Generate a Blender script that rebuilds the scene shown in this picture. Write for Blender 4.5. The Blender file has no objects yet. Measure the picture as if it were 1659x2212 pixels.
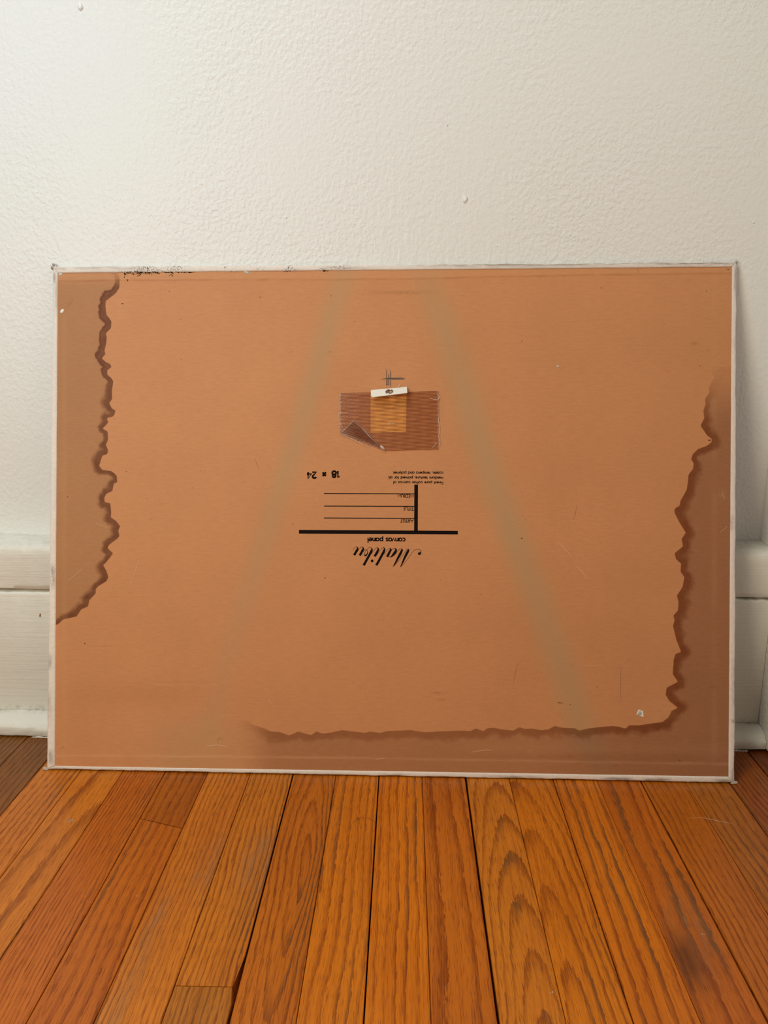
import bpy, bmesh, math, random
import numpy as np
from mathutils import Vector, Matrix

C = bpy.context.scene.collection
S = bpy.context.scene

# ------------------------------------------------------------------ camera
FPX, CX, CY, CAMH = 1661.0, 829.5, 1106.0, 0.3795      # image taken as 1659 x 2212
def _frame():
    dy = np.array([70.0, 729.0 - CY, FPX]); dy /= np.linalg.norm(dy)
    p2 = np.array([1070.0, 729.0 - CY - 2.0, FPX])
    up = np.cross(dy, p2); up /= np.linalg.norm(up)
    if up[1] > 0: up = -up
    dx = np.cross(dy, up)
    if dx[0] < 0: dx = -dx
    return np.array([dx, dy, up])
RW = _frame()
cam_d = bpy.data.cameras.new('camera'); cam = bpy.data.objects.new('camera', cam_d); C.objects.link(cam)
cam_d.sensor_fit = 'VERTICAL'; cam_d.sensor_height = 24.0; cam_d.lens = 24.0 * FPX / 2212.0
cam_d.clip_start = 0.01
m = Matrix.Identity(4)
for i in range(3):
    m[i][0] = RW[i, 0]; m[i][1] = -RW[i, 1]; m[i][2] = -RW[i, 2]
m[2][3] = CAMH
cam.matrix_world = m
S.camera = cam

# ------------------------------------------------------------------ world, lights, exposure
w = bpy.data.worlds.new('world'); S.world = w; w.use_nodes = True
w.node_tree.nodes['Background'].inputs[0].default_value = (1.0, 0.46, 0.14, 1)
w.node_tree.nodes['Background'].inputs[1].default_value = 0.04
S.view_settings.view_transform = 'Standard'; S.view_settings.look = 'None'
S.view_settings.exposure = 0.0; S.view_settings.gamma = 1.0
S.view_settings.use_curve_mapping = False

def area(name, loc, target, sx, sy, energy, col):
    d = bpy.data.lights.new(name, 'AREA'); d.shape = 'RECTANGLE'; d.size = sx; d.size_y = sy
    d.energy = energy; d.color = col
    o = bpy.data.objects.new(name, d); C.objects.link(o)
    o.location = loc
    o.rotation_euler = (Vector(target) - Vector(loc)).to_track_quat('-Z', 'Y').to_euler()
    return o
area('daylight_high', (-0.5, 0.1, 1.5), (0.0, 0.65, 0.35), 0.5, 0.5, 8.3, (0.98, 0.98, 0.88))
area('warm_window_left', (-0.5, -0.1, 0.5), (0.0, 0.65, 0.35), 0.3, 0.3, 3.75, (1.0, 0.85, 0.58))
area('cool_fill_left', (-0.5, 0.2, 0.7), (0.0, 0.65, 0.35), 0.3, 0.3, 1.1, (0.06, 0.50, 1.0))  # small unseen cool lamp, added to balance the colour of the light

# ------------------------------------------------------------------ projection helpers (photo pixel -> point on a real plane)
def ray(x, y): return RW @ np.array([x - CX, y - CY, FPX])
def on_floor(x, y, z=0.0):
    r = ray(x, y); t = (z - CAMH) / r[2]; return Vector((r[0]*t, r[1]*t, z))
def on_wall(x, y, Y):
    r = ray(x, y); t = Y / r[1]; return Vector((r[0]*t, Y, CAMH + r[2]*t))

# ------------------------------------------------------------------ object helpers
def link_mesh(name, verts, faces, mat=None, parent=None, smooth=False):
    me = bpy.data.meshes.new(name); me.from_pydata([tuple(v) for v in verts], [], faces); me.update()
    o = bpy.data.objects.new(name, me); C.objects.link(o)
    if mat: me.materials.append(mat)
    if parent: o.parent = parent
    if smooth:
        me.polygons.foreach_set('use_smooth', [True]*len(me.polygons))
    return o
def fattr(o, name, vals, typ='FLOAT'):
    a = o.data.attributes.new(name, typ, 'POINT')
    if typ == 'FLOAT': a.data.foreach_set('value', np.asarray(vals, dtype=np.float32).ravel())
    else: a.data.foreach_set('vector', np.asarray(vals, dtype=np.float32).ravel())
def empty(name, loc=(0,0,0), parent=None):
    o = bpy.data.objects.new(name, None); C.objects.link(o); o.location = loc; o.empty_display_size = 0.05
    if parent: o.parent = parent
    return o
def tag(o, label=None, cat=None, group=None, kind=None):
    if label: o['label'] = label
    if cat: o['category'] = cat
    if group: o['group'] = group
    if kind: o['kind'] = kind
    return o
class MB:
    def __init__(s): s.v = []; s.f = []
    def add(s, vs, fs):
        n = len(s.v); s.v += [tuple(v) for v in vs]; s.f += [tuple(i + n for i in f) for f in fs]
    def box(s, a, b):
        (x0,y0,z0),(x1,y1,z1) = a, b
        s.add([(x0,y0,z0),(x1,y0,z0),(x1,y1,z0),(x0,y1,z0),(x0,y0,z1),(x1,y0,z1),(x1,y1,z1),(x0,y1,z1)],
              [(0,3,2,1),(4,5,6,7),(0,1,5,4),(1,2,6,5),(2,3,7,6),(3,0,4,7)])
    def build(s, name, mat, parent=None, smooth=False): return link_mesh(name, s.v, s.f, mat, parent, smooth)

# simple python value noise (for geometry wobble)
_rng = np.random.RandomState(7); _tab = _rng.rand(4096)
def vn1(x, seed=0):
    x = np.asarray(x, float) + seed*37.31; i = np.floor(x).astype(int); f = x - i; f = f*f*(3-2*f)
    return _tab[i % 4096]*(1-f) + _tab[(i+1) % 4096]*f - 0.5
def sstep(a, b, x):
    t = np.clip((np.asarray(x, float) - a)/(b - a), 0, 1); return t*t*(3-2*t)

# ------------------------------------------------------------------ material helpers
class N:
    def __init__(s, name, rough=0.5, spec=0.5):
        s.mat = bpy.data.materials.new(name); s.mat.use_nodes = True
        s.t = s.mat.node_tree; s.b = s.t.nodes['Principled BSDF']
        s.b.inputs['Roughness'].default_value = rough; s.b.inputs['Specular IOR Level'].default_value = spec
    def n(s, typ, **kw):
        n = s.t.nodes.new(typ)
        for k, v in kw.items(): setattr(n, k, v)
        return n
    def set(s, sock, val):
        if hasattr(val, 'is_linked') or isinstance(val, bpy.types.NodeSocket): s.t.links.new(val, sock)
        else:
            try: sock.default_value = val
            except Exception: sock.default_value = tuple(val) + (1,)
    def math(s, op, a, b=0.0, c=0.0, clamp=False):
        n = s.n('ShaderNodeMath', operation=op, use_clamp=clamp)
        s.set(n.inputs[0], a); s.set(n.inputs[1], b); s.set(n.inputs[2], c); return n.outputs[0]
    def attr(s, name, out='Fac', typ='GEOMETRY'):
        n = s.n('ShaderNodeAttribute', attribute_name=name, attribute_type=typ); return n.outputs[out]
    def noise(s, vec, scale, detail=2.0, rough=0.5, out=0, dist=0.0):
        n = s.n('ShaderNodeTexNoise'); s.set(n.inputs['Vector'], vec)
        n.inputs['Scale'].default_value = scale; n.inputs['Detail'].default_value = detail
        n.inputs['Roughness'].default_value = rough; n.inputs['Distortion'].default_value = dist
        return n.outputs[out]
    def mapr(s, v, a, b, c=0.0, d=1.0, smooth=False):
        n = s.n('ShaderNodeMapRange'); n.interpolation_type = 'SMOOTHSTEP' if smooth else 'LINEAR'
        s.set(n.inputs[0], v); 
        for i, x in enumerate((a, b, c, d)): s.set(n.inputs[i+1], x)
        return n.outputs[0]
    def mix(s, fac, a, b, blend='MIX'):
        n = s.n('ShaderNodeMix', data_type='RGBA', blend_type=blend)
        s.set(n.inputs[0], fac); s.set(n.inputs[6], a); s.set(n.inputs[7], b); return n.outputs[2]
    def scalev(s, vec, xyz):
        n = s.n('ShaderNodeVectorMath', operation='MULTIPLY'); s.set(n.inputs[0], vec); n.inputs[1].default_value = xyz; return n.outputs[0]
    def addv(s, a, b):
        n = s.n('ShaderNodeVectorMath', operation='ADD'); s.set(n.inputs[0], a); s.set(n.inputs[1], b); return n.outputs[0]
    def comb(s, x, y, z):
        n = s.n('ShaderNodeCombineXYZ'); s.set(n.inputs[0], x); s.set(n.inputs[1], y); s.set(n.inputs[2], z); return n.outputs[0]
    def sep(s, v):
        n = s.n('ShaderNodeSeparateXYZ'); s.set(n.inputs[0], v); return n.outputs
    def bump(s, h, strength=1.0, dist=0.001, normal=None):
        n = s.n('ShaderNodeBump'); s.set(n.inputs['Height'], h); n.inputs['Strength'].default_value = strength
        n.inputs['Distance'].default_value = dist
        if normal is not None: s.t.links.new(normal, n.inputs['Normal'])
        return n.outputs[0]
    def obj(s): return s.n('ShaderNodeTexCoord').outputs['Object']
    def col(s, c): s.set(s.b.inputs['Base Color'], c)
    def nor(s, n): s.t.links.new(n, s.b.inputs['Normal'])

def srgb(r, g, b):
    f = lambda c: (c/255/12.92) if c/255 <= 0.04045 else ((c/255+0.055)/1.055)**2.4
    return (f(r), f(g), f(b), 1)

# wall paint: roller stipple, vertical brush drags, faint tone drift
def wall_material():
    k = N('wall_paint', 0.42, 0.35)
    p = k.obj()
    big = k.noise(p, 3.0, 3)
    pw = k.scalev(p, (1, 1, 0.9))
    st = k.noise(pw, 300, 3, 0.5, dist=0.12)
    st = k.mapr(st, 0.36, 0.68, 0.0, 1.0)             # raised roller grains
    fine = k.noise(p, 620, 2, 0.5)
    drag = k.mapr(k.noise(k.scalev(p, (210, 210, 48)), 1.0, 2, 0.5, dist=0.3), 0.42, 0.66, 0, 1, True)
    dragmask = k.mapr(k.noise(k.scalev(p, (6, 1, 1.6)), 1.0, 1), 0.42, 0.66, 0.0, 0.55, True)
    lump = k.mapr(k.noise(p, 7, 2), 0.35, 0.65, 0.55, 1.15)
    h = k.math('MULTIPLY', st, lump)
    dm_ = k.n('ShaderNodeMix', data_type='FLOAT'); k.set(dm_.inputs[0], dragmask); k.set(dm_.inputs[2], h); k.set(dm_.inputs[3], drag)
    h = k.math('ADD', dm_.outputs[0], k.math('MULTIPLY', fine, 0.35))
    k.nor(k.bump(h, 1.0, 0.00034))
    k.col(k.mix(k.mapr(big, 0.35, 0.65), (0.80, 0.80, 0.765, 1), (0.82, 0.81, 0.795, 1)))
    return k.mat
M_WALL = wall_material()

def trim_material():
    k = N('trim_paint', 0.38, 0.45)
    p = k.obj()
    brush = k.noise(k.scalev(p, (14, 200, 420)), 1.0, 3, 0.6)
    lumps = k.noise(p, 90, 3, 0.55)
    fleck = k.mapr(k.noise(p, 210, 3, 0.6), 0.72, 0.78)
    h = k.math('ADD', k.math('MULTIPLY', brush, 0.45), k.math('MULTIPLY', lumps, 0.7))
    k.nor(k.bump(h, 0.9, 0.0009))
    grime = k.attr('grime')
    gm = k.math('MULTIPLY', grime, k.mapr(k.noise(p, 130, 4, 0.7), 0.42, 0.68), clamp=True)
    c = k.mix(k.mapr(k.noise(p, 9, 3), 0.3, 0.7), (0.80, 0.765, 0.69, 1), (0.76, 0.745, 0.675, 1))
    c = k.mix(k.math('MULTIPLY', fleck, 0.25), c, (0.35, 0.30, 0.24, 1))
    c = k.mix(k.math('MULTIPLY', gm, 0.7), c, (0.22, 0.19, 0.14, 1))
    k.col(c); return k.mat
M_TRIM = trim_material()

# oak: attribute 'grain' = (across, along, seed), 'fig' = (cathedral amount, ring frequency, pith offset), object colour = stain tone
def oak_material():
    k = N('oak_strip', 0.33, 0.3)
    g = k.sep(k.attr('grain', 'Vector')); fg = k.sep(k.attr('fig', 'Vector'))
    a, l, sd = g[0], g[1], g[2]
    warp = k.noise(k.comb(k.math('MULTIPLY', a, 22), k.math('MULTIPLY', l, 5.5), sd), 1.0, 2, 0.5)
    warp = k.math('SUBTRACT', warp, 0.5)
    wig = k.math('SUBTRACT', k.noise(k.comb(k.math('MULTIPLY', a, 110), k.math('MULTIPLY', l, 22), sd), 1.0, 3, 0.6), 0.5)
    ax = k.math('ADD', a, k.math('MULTIPLY', warp, 0.016))
    straight = k.math('ADD', ax, k.math('MULTIPLY', wig, 0.0035))
    dx = k.math('SUBTRACT', straight, fg[2])
    ll = k.math('MULTIPLY', k.math('SUBTRACT', l, k.math('SUBTRACT', k.math('MULTIPLY', k.math('FRACT', k.math('MULTIPLY', sd, 0.37)), 0.5), 0.42)), 0.085)
    rad = k.math('SQRT', k.math('ADD', k.math('MULTIPLY', dx, dx), k.math('MULTIPLY', ll, ll)))
    t = k.math('ADD', k.math('MULTIPLY', rad, fg[0]), k.math('MULTIPLY', straight, k.math('SUBTRACT', 1.0, fg[0])))
    ph = k.math('FRACT', k.math('MULTIPLY', t, fg[1]))
    jit = k.math('MULTIPLY', k.math('SUBTRACT', k.noise(k.comb(k.math('MULTIPLY', a, 900), k.math('MULTIPLY', l, 90), sd), 1.0, 2, 0.6), 0.5), 0.45)
    ph = k.math('FRACT', k.math('ADD', k.math('MULTIPLY', t, fg[1]), jit))
    ring = k.mapr(ph, 0.50, 0.97, 0.0, 1.0, True)   # 1 = porous early wood
    ringm = k.math('MULTIPLY', ring, k.mapr(k.noise(k.comb(k.math('MULTIPLY', a, 60), k.math('MULTIPLY', l, 7), k.math('ADD', sd, 9.0)), 1.0, 2), 0.35, 0.65, 0.40, 1.0))
    pore = k.noise(k.comb(k.math('MULTIPLY', k.math('ADD', a, k.math('MULTIPLY', warp, 0.004)), 2300), k.math('MULTIPLY', l, 80), sd), 1.0, 2, 0.55)
    pore2 = k.mapr(pore, k.mapr(ring, 0, 1, 0.575, 0.50), k.mapr(ring, 0, 1, 0.67, 0.60))
    streak = k.noise(k.comb(k.math('MULTIPLY', ax, 700), k.math('MULTIPLY', l, 5), k.math('ADD', sd, 31.0)), 1.0, 3, 0.62)
    streak = k.mapr(streak, 0.44, 0.66)
    fiber = k.noise(k.comb(k.math('MULTIPLY', a, 2600), k.math('MULTIPLY', l, 60), sd), 1.0, 2, 0.6)
    tone = k.n('ShaderNodeObjectInfo').outputs['Color']
    dark = k.mix(1.0, tone, (0.50, 0.37, 0.22, 1), 'MULTIPLY')
    c = k.mix(k.math('MULTIPLY', ringm, 0.85), tone, dark)
    big = k.noise(k.comb(k.math('MULTIPLY', a, 25), k.math('MULTIPLY', l, 6), k.math('ADD', sd, 4.0)), 1.0, 3)
    c = k.mix(k.mapr(big, 0.35, 0.7, 0.0, 0.4), c, k.mix(1.0, c, (0.66, 0.52, 0.38, 1), 'MULTIPLY'))
    c = k.mix(k.math('MULTIPLY', streak, 0.42), c, k.mix(1.0, c, (0.56, 0.42, 0.28, 1), 'MULTIPLY'))
    c = k.mix(k.math('MULTIPLY', pore2, 0.60), c, k.mix(1.0, tone, (0.26, 0.13, 0.06, 1), 'MULTIPLY'))
    c = k.mix(k.mapr(fiber, 0.3, 0.75, 0.0, 0.35), c, k.mix(1.0, c, (0.72, 0.62, 0.5, 1), 'MULTIPLY'))
    # grey, worn-through streaks
    ws = k.math('MULTIPLY', k.attr('worn'), k.mapr(k.noise(k.comb(k.math('MULTIPLY', a, 330), k.math('MULTIPLY', l, 28), sd), 1.0, 3, 0.6), 0.36, 0.6), clamp=True)
    gs = k.math('MULTIPLY', k.mapr(k.noise(k.comb(k.math('MULTIPLY', a, 48), k.math('MULTIPLY', l, 5), k.math('ADD', sd, 21.0)), 1.0, 2), 0.55, 0.68), ring)
    c = k.mix(k.math('MULTIPLY', gs, 0.62), c, (0.085, 0.052, 0.020, 1))
    c = k.mix(k.math('MULTIPLY', ws, 0.75), c, (0.19, 0.125, 0.07, 1))
    c = k.mix(k.math('MULTIPLY', k.attr('burn'), 0.95, clamp=True), c, (0.07, 0.022, 0.008, 1))
    k.col(c)
    k.set(k.b.inputs['Roughness'], k.mapr(pore2, 0, 1, 0.30, 0.55))
    k.b.inputs['Coat Weight'].default_value = 0.05; k.b.inputs['Coat Roughness'].default_value = 0.25
    h = k.math('SUBTRACT', k.math('MULTIPLY', big, 0.3), k.math('MULTIPLY', pore2, 0.35))
    k.nor(k.bump(h, 0.5, 0.0004))
    return k.mat
M_OAK = oak_material()

def plain(name, c, rough=0.6, spec=0.4, metal=0.0):
    k = N(name, rough, spec); p = k.obj()
    f = k.mapr(k.noise(p, 400, 3), 0.3, 0.7, 0.0, 0.25)
    k.col(k.mix(f, c, tuple(x*0.8 for x in c[:3]) + (1,)))
    k.b.inputs['Metallic'].default_value = metal
    return k.mat
M_DARK = plain('dark_void', (0.02, 0.012, 0.008, 1), 0.9, 0.1)
M_INK = plain('printing_ink', (0.010, 0.006, 0.005, 1), 0.85, 0.06)
M_PENCIL = plain('pencil_graphite', (0.10, 0.065, 0.05, 1), 0.5, 0.4)
M_SPECK = plain('brown_speck', (0.10, 0.04, 0.02, 1), 0.8, 0.2)
M_SCRATCH = plain('paper_scratch', (0.70, 0.44, 0.27, 1), 0.8, 0.2)
M_SCUFF = plain('paper_scuff', (0.36, 0.17, 0.08, 1), 0.8, 0.2)
M_WHITE = plain('white_paint_spot', (0.80, 0.74, 0.69, 1), 0.5, 0.4)
M_BLUEWHITE = plain('pale_blue_paint', (0.50, 0.50, 0.45, 1), 0.5, 0.4)
M_TAB = plain('hanger_cloth', (0.80, 0.745, 0.66, 1), 0.7, 0.3)
M_METAL = plain('eyelet_metal', (0.34, 0.31, 0.27, 1), 0.28, 0.5, 1.0)
M_DUST = plain('dust', (0.55, 0.45, 0.38, 1), 0.9, 0.1)
M_HAIR = plain('hair_strand', (0.05, 0.025, 0.012, 1), 0.5, 0.4)
M_THREAD = plain('pale_thread', (0.70, 0.55, 0.42, 1), 0.8, 0.2)
M_FRAY = plain('frayed_canvas', (0.40, 0.32, 0.25, 1), 0.9, 0.1)

# kraft paper face
def kraft_material():
    k = N('kraft_paper', 0.62, 0.28)
    p = k.obj()
    fib = k.noise(k.scalev(p, (120, 1, 520)), 1.0, 4, 0.6)
    mott = k.noise(p, 12, 4, 0.55)
    grit = k.noise(p, 900, 2, 0.6)
    fleck = k.mapr(k.noise(k.scalev(p, (260, 1, 700)), 1.0, 2, 0.5), 0.68, 0.76)
    c = k.mix(k.mapr(mott, 0.3, 0.7), (0.53, 0.228, 0.094, 1), (0.595, 0.256, 0.107, 1))
    c = k.mix(k.mapr(fib, 0.3, 0.75, 0.0, 0.30), c, (0.36, 0.125, 0.036, 1))
    c = k.mix(k.mapr(grit, 0.35, 0.75, 0.0, 0.42), c, (0.64, 0.29, 0.115, 1))
    c = k.mix(k.math('MULTIPLY', fleck, 0.32), c, (0.24, 0.08, 0.025, 1))
    # pale greyed bands
    c = k.mix(k.math('MULTIPLY', k.attr('fade'), k.mapr(mott, 0.25, 0.7, 0.50, 0.82)), c, (0.43, 0.262, 0.125, 1))
    # water stain: 'sl' and 'sr' = mm inside each stain edge, '..k' = strength
    wob = k.noise(p, 55, 3, 0.6)
    for nm, wd, col_in, col_edge, ln in (('sl', 9.0, (0.74, 0.77, 0.77, 1), (0.27, 0.165, 0.085, 1), 1.0), ('sr', 11.0, (0.60, 0.57, 0.60, 1), (0.33, 0.19, 0.08, 1), 0.15)):
        d = k.attr(nm); kk = k.attr(nm + 'k')
        inside = k.mapr(d, -0.15, 0.35)
        width = k.mapr(wob, 0.3, 0.7, wd*0.45, wd*1.25)
        band = k.mapr(k.math('DIVIDE', d, width), 0.40, 1.05, 1.0, 0.0, True)
        rim = k.mapr(d, 0.4, 1.6, 1.0, 0.0)
        blot = k.mapr(k.noise(p, 120, 3, 0.6), 0.3, 0.7, 0.80, 1.0)
        line = k.mapr(k.math('ABSOLUTE', k.math('SUBTRACT', d, k.math('MULTIPLY', width, 0.72))), 0.0, 1.8, 1.0, 0.0, True)
        e = k.math('MULTIPLY', band, blot)
        e = k.math('MAXIMUM', e, k.math('MULTIPLY', rim, 0.75))
        e = k.math('ADD', e, k.math('MULTIPLY', k.math('MULTIPLY', line, k.attr('ln')), 0.8*ln), clamp=True)
        c2 = k.mix(1.0, c, col_in, 'MULTIPLY')
        c2 = k.mix(e, c2, k.mix(1.0, c, col_edge, 'MULTIPLY'))
        c = k.mix(k.math('MULTIPLY', inside, kk), c, c2)
    # 'tint' : soft handling marks and light / shade painted along creases (python), >0 lighter
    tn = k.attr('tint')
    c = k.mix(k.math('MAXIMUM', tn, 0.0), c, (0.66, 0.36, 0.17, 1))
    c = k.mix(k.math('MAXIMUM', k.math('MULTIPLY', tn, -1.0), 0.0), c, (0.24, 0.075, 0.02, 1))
    k.col(c)
    h = k.math('ADD', k.math('MULTIPLY', fib, 0.25), k.math('MULTIPLY', k.attr('relief'), 2.0))
    k.nor(k.bump(h, 0.6, 0.0004))
    return k.mat
M_KRAFT = kraft_material()

def canvas_material():
    k = N('primed_canvas', 0.7, 0.25)
    g = k.sep(k.attr('grain', 'Vector'))       # along, across in metres
    ca = k.math('SINE', k.math('MULTIPLY', g[0], 2*math.pi/0.00125))
    cb = k.math('SINE', k.math('MULTIPLY', g[1], 2*math.pi/0.00125))
    weave = k.math('MULTIPLY', ca, cb)
    p = k.comb(g[0], g[1], g[2])
    nz = k.noise(p, 300, 3, 0.6); lo = k.noise(p, 22, 3)
    pits = k.math('MULTIPLY', k.mapr(weave, 0.35, 0.9), k.mapr(lo, 0.35, 0.6))
    c = k.mix(k.mapr(nz, 0.3, 0.7), (0.78, 0.675, 0.60, 1), (0.86, 0.765, 0.69, 1))
    c = k.mix(k.math('MULTIPLY', pits, 0.45), c, (0.42, 0.34, 0.28, 1))
    dm = k.math('MULTIPLY', k.attr('dirt'), k.mapr(k.noise(k.scalev(p, (90, 420, 1)), 1.0, 3, 0.6), 0.28, 0.55), clamp=True)
    c = k.mix(k.math('MULTIPLY', dm, 0.8), c, (0.26, 0.20, 0.155, 1))
    im = k.math('MULTIPLY', k.attr('ink'), k.mapr(k.noise(p, 620, 3, 0.65), 0.50, 0.56), clamp=True)
    c = k.mix(im, c, (0.018, 0.018, 0.024, 1))
    k.col(c)
    k.nor(k.bump(k.math('ADD', k.math('MULTIPLY', weave, 0.3), nz), 0.7, 0.0004))
    return k.mat
M_CANVAS = canvas_material()

# ================================================================== THE SETTING
WALL_Y, XC = 0.7256, 0.3300
def grid_obj(name, P0, U, V, nu, nv, mat, parent=None, smooth=True):
    P0, U, V = Vector(P0), Vector(U), Vector(V)
    vs = [P0 + U*(i/nu) + V*(j/nv) for j in range(nv+1) for i in range(nu+1)]
    fs = [(j*(nu+1)+i, j*(nu+1)+i+1, (j+1)*(nu+1)+i+1, (j+1)*(nu+1)+i) for j in range(nv) for i in range(nu)]
    return link_mesh(name, vs, fs, mat, parent, smooth)

mb = MB(); mb.box((-2.2, WALL_Y, 0.0), (XC + 0.12, WALL_Y + 0.10, 2.5))
wall_back = tag(mb.build('wall_back', M_WALL), 'cream painted plaster wall with fine roller stipple', kind='structure')
mb = MB(); mb.box((XC, -1.2, 0.0030), (XC + 0.10, WALL_Y - 0.0005, 2.5))
wall_right = tag(mb.build('wall_right', M_WALL), 'cream wall meeting the back wall at the right edge', kind='structure')

def drip(px, py, r, seed):
    c = on_wall(px, py, WALL_Y); bm = bmesh.new(); bmesh.ops.create_icosphere(bm, subdivisions=2, radius=1.0)
    rr = random.Random(seed)
    for v in bm.verts:
        v.co = Vector((v.co.x*r*(1+0.3*rr.uniform(-1,1)), v.co.y*r*0.55, v.co.z*r*(1.2 + 0.3*rr.uniform(-1,1)) + (0.6*r if v.co.z > 0 else 0)))
    me = bpy.data.meshes.new('paint_lump'); bm.to_mesh(me); bm.free()
    o = bpy.data.objects.new('paint_lump', me); C.objects.link(o); me.materials.append(M_WALL); o.parent = wall_back
    o.location = c
    me.polygons.foreach_set('use_smooth', [True]*len(me.polygons))
drip(174, 16, 0.0022, 1); drip(1005, 432, 0.0020, 2); drip(1628, 480, 0.0010, 3); drip(1074, 531, 0.0007, 4); drip(618, 470, 0.0008, 5); drip(966, 270, 0.0008, 6)

# baseboard: cap, plank, shoe, each a lengthwise sweep of a profile with hand-painted wobble
BX0, BX1 = -1.5, XC - 0.0004
def sweep(name, prof, parent, nx=400, wob=0.0003, seed=0, x0=BX0, x1=BX1, grime=None, edit=None, label=None):
    # denser sampling in view
    xs = np.concatenate([np.linspace(x0, -0.5, 20, endpoint=False), np.linspace(-0.5, x1, nx)])
    prof = [Vector(p) for p in prof]
    npf = len(prof); vs = []; gr = []
    for i, x in enumerate(xs):
        for j, p in enumerate(prof):
            dy = wob*float(vn1(x*90, seed + j))*2; dz = wob*float(vn1(x*70, seed + 50 + j))*2
            y, z = p.x + dy, p.y + dz
            if edit: y, z = edit(x, y, z, j)
            vs.append((x, y, z)); gr.append(grime(x, y, z) if grime else 0.0)
    fs = [(i*npf+j, (i+1)*npf+j, (i+1)*npf+(j+1) % npf, i*npf+(j+1) % npf) for i in range(len(xs)-1) for j in range(npf)]
    fs.append(tuple(range(npf))); fs.append(tuple(reversed([(len(xs)-1)*npf+j for j in range(npf)])))
    o = link_mesh(name, vs, fs, M_TRIM, parent, False)
    fattr(o, 'grime', gr)
    me = o.data; me.polygons.foreach_set('use_smooth', [True]*len(me.polygons))
    try: me.set_sharp_from_angle(angle=math.radians(50))
    except Exception: pass
    return o
base = empty('baseboard_back', (0, 0, 0)); tag(base, 'cream painted wooden baseboard with a cap board and a shoe moulding along the floor', kind='structure')
WB = WALL_Y - 0.0002
zc0, zc1 = 0.1432, 0.1893
def tilt(x): return 0.0050*(x + 0.38)
def cap_edit(x, y, z, j):
    z += tilt(x)
    return y, z
sweep('cap_board', [(0.6965, zc0), (0.6905, zc0+0.0009), (0.6885, zc0+0.0028), (0.6880, zc0+0.0065), (0.6880, zc1-0.012), (0.6884, zc1-0.0060), (0.6900, zc1-0.0028), (0.6940, zc1-0.0008), (WB, zc1+0.0003), (WB, zc0)][:10],
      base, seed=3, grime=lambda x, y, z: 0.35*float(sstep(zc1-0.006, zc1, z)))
def plank_edit(x, y, z, j):
    if z > 0.130:
        z += tilt(x)
        g = float(sstep(0.285, 0.312, x))
        z -= 0.0030*g + 0.0016*g*abs(float(vn1(x*420, 5)))*2
        if x < 0: z -= 0.0006*max(0.0, float(vn1(x*160, 9))*2)
    return y, z
sweep('base_plank', [(0.6882, 0.0), (0.6882, 0.0182), (0.6882, 0.0205), (0.6882, 0.0255), (0.6882, 0.060), (0.6882, 0.1393), (0.6888, 0.1408), (0.6902, 0.1415), (WB, 0.1417), (WB, 0.0)], base, seed=20, wob=0.0002,
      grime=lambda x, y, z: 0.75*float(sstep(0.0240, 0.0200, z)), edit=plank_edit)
def shoe_edit(x, y, z, j):
    if j in (0, 1) or z < 0.004: z = 0.0015 + 0.0007*float(vn1(x*35, 2)) + 0.0004*float(vn1(x*200, 3)) + 0.0009*float(sstep(0.30, 0.33, x))
    return y, z
sweep('shoe_moulding', [(0.6700, 0.0015), (0.6682, 0.0018), (0.6675, 0.0045), (0.6676, 0.0090), (0.6682, 0.0100), (0.6698, 0.0128), (0.6745, 0.0158), (0.6810, 0.0178), (0.6879, 0.0186), (0.6879, 0.0015)],
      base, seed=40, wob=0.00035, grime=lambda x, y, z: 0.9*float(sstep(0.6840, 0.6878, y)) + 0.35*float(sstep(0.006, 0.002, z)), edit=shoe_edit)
# old paint skin left on the floor under the shoe, and the dark hollow in the groove
mb = MB()
for (xa, xb, yy) in ((-0.372, -0.335, 0.6672), (0.300, 0.3135, 0.6672)):
    n = 14
    for i in range(n):
        a0 = xa + (xb-xa)*i/n; a1 = xa + (xb-xa)*(i+1)/n
        h0 = 0.0016*(0.5 + float(vn1(i*0.9, 3)))*min(1, i/3) + 0.0002; h1 = 0.0016*(0.5 + float(vn1((i+1)*0.9, 3)))*min(1, (n-1-i)/3) + 0.0002
        mb.add([(a0, yy, 0.0002), (a1, yy, 0.0002), (a1, yy+0.0004, 0.0002+h1), (a0, yy+0.0004, 0.0002+h0), (a1, yy+0.001, 0.0002), (a0, yy+0.001, 0.0002)], [(0,1,2,3), (3,2,4,5), (0,5,4,1), (0,3,5), (1,4,2)])
o = mb.build('dried_paint_ridge', M_TRIM, base); fattr(o, 'grime', [0.0]*len(mb.v)); o['label'] = 'crust of dried white paint at the foot of the moulding'
# chip in the plank paint, left of the panel
def chip(pts, y, mat, name, parent):
    vs = [on_wall(px, py, y) for px, py in pts]; n = len(vs)
    vv = vs + [v + Vector((0, 0.0006, 0)) for v in vs]
    return link_mesh(name, vv, [tuple(range(n))] + [(i, (i+1) % n, n+(i+1) % n, n+i) for i in range(n)], mat, parent)
chip([(84.6, 1330), (86, 1325), (87.6, 1327), (87, 1331), (85.2, 1333)], 0.6876, M_SCUFF, 'paint_chip', base)

# ---- floor: subfloor + oak strips
_p0 = on_floor(878.0, 1690); _p1 = on_floor(878.0, 2200)
D = (_p0 - _p1); D.normalize(); Nn = Vector((D.y, -D.x, 0))
O0 = on_floor(878.0, 1700)
def s_of_k(k):
    p = on_floor(878 + k*(1700-729), 1700); return (p - O0).dot(Nn)
K0, KP = -0.0625, 0.0985
mb = MB(); mb.box((-1.6, -1.2, -0.030), (XC + 0.16, WALL_Y + 0.1, -0.0125))
floor = tag(mb.build('floor', M_DARK), 'worn orange-brown oak strip floor', kind='structure')
def l_at(px, py): return (on_floor(px, py) - O0).dot(D)
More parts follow.
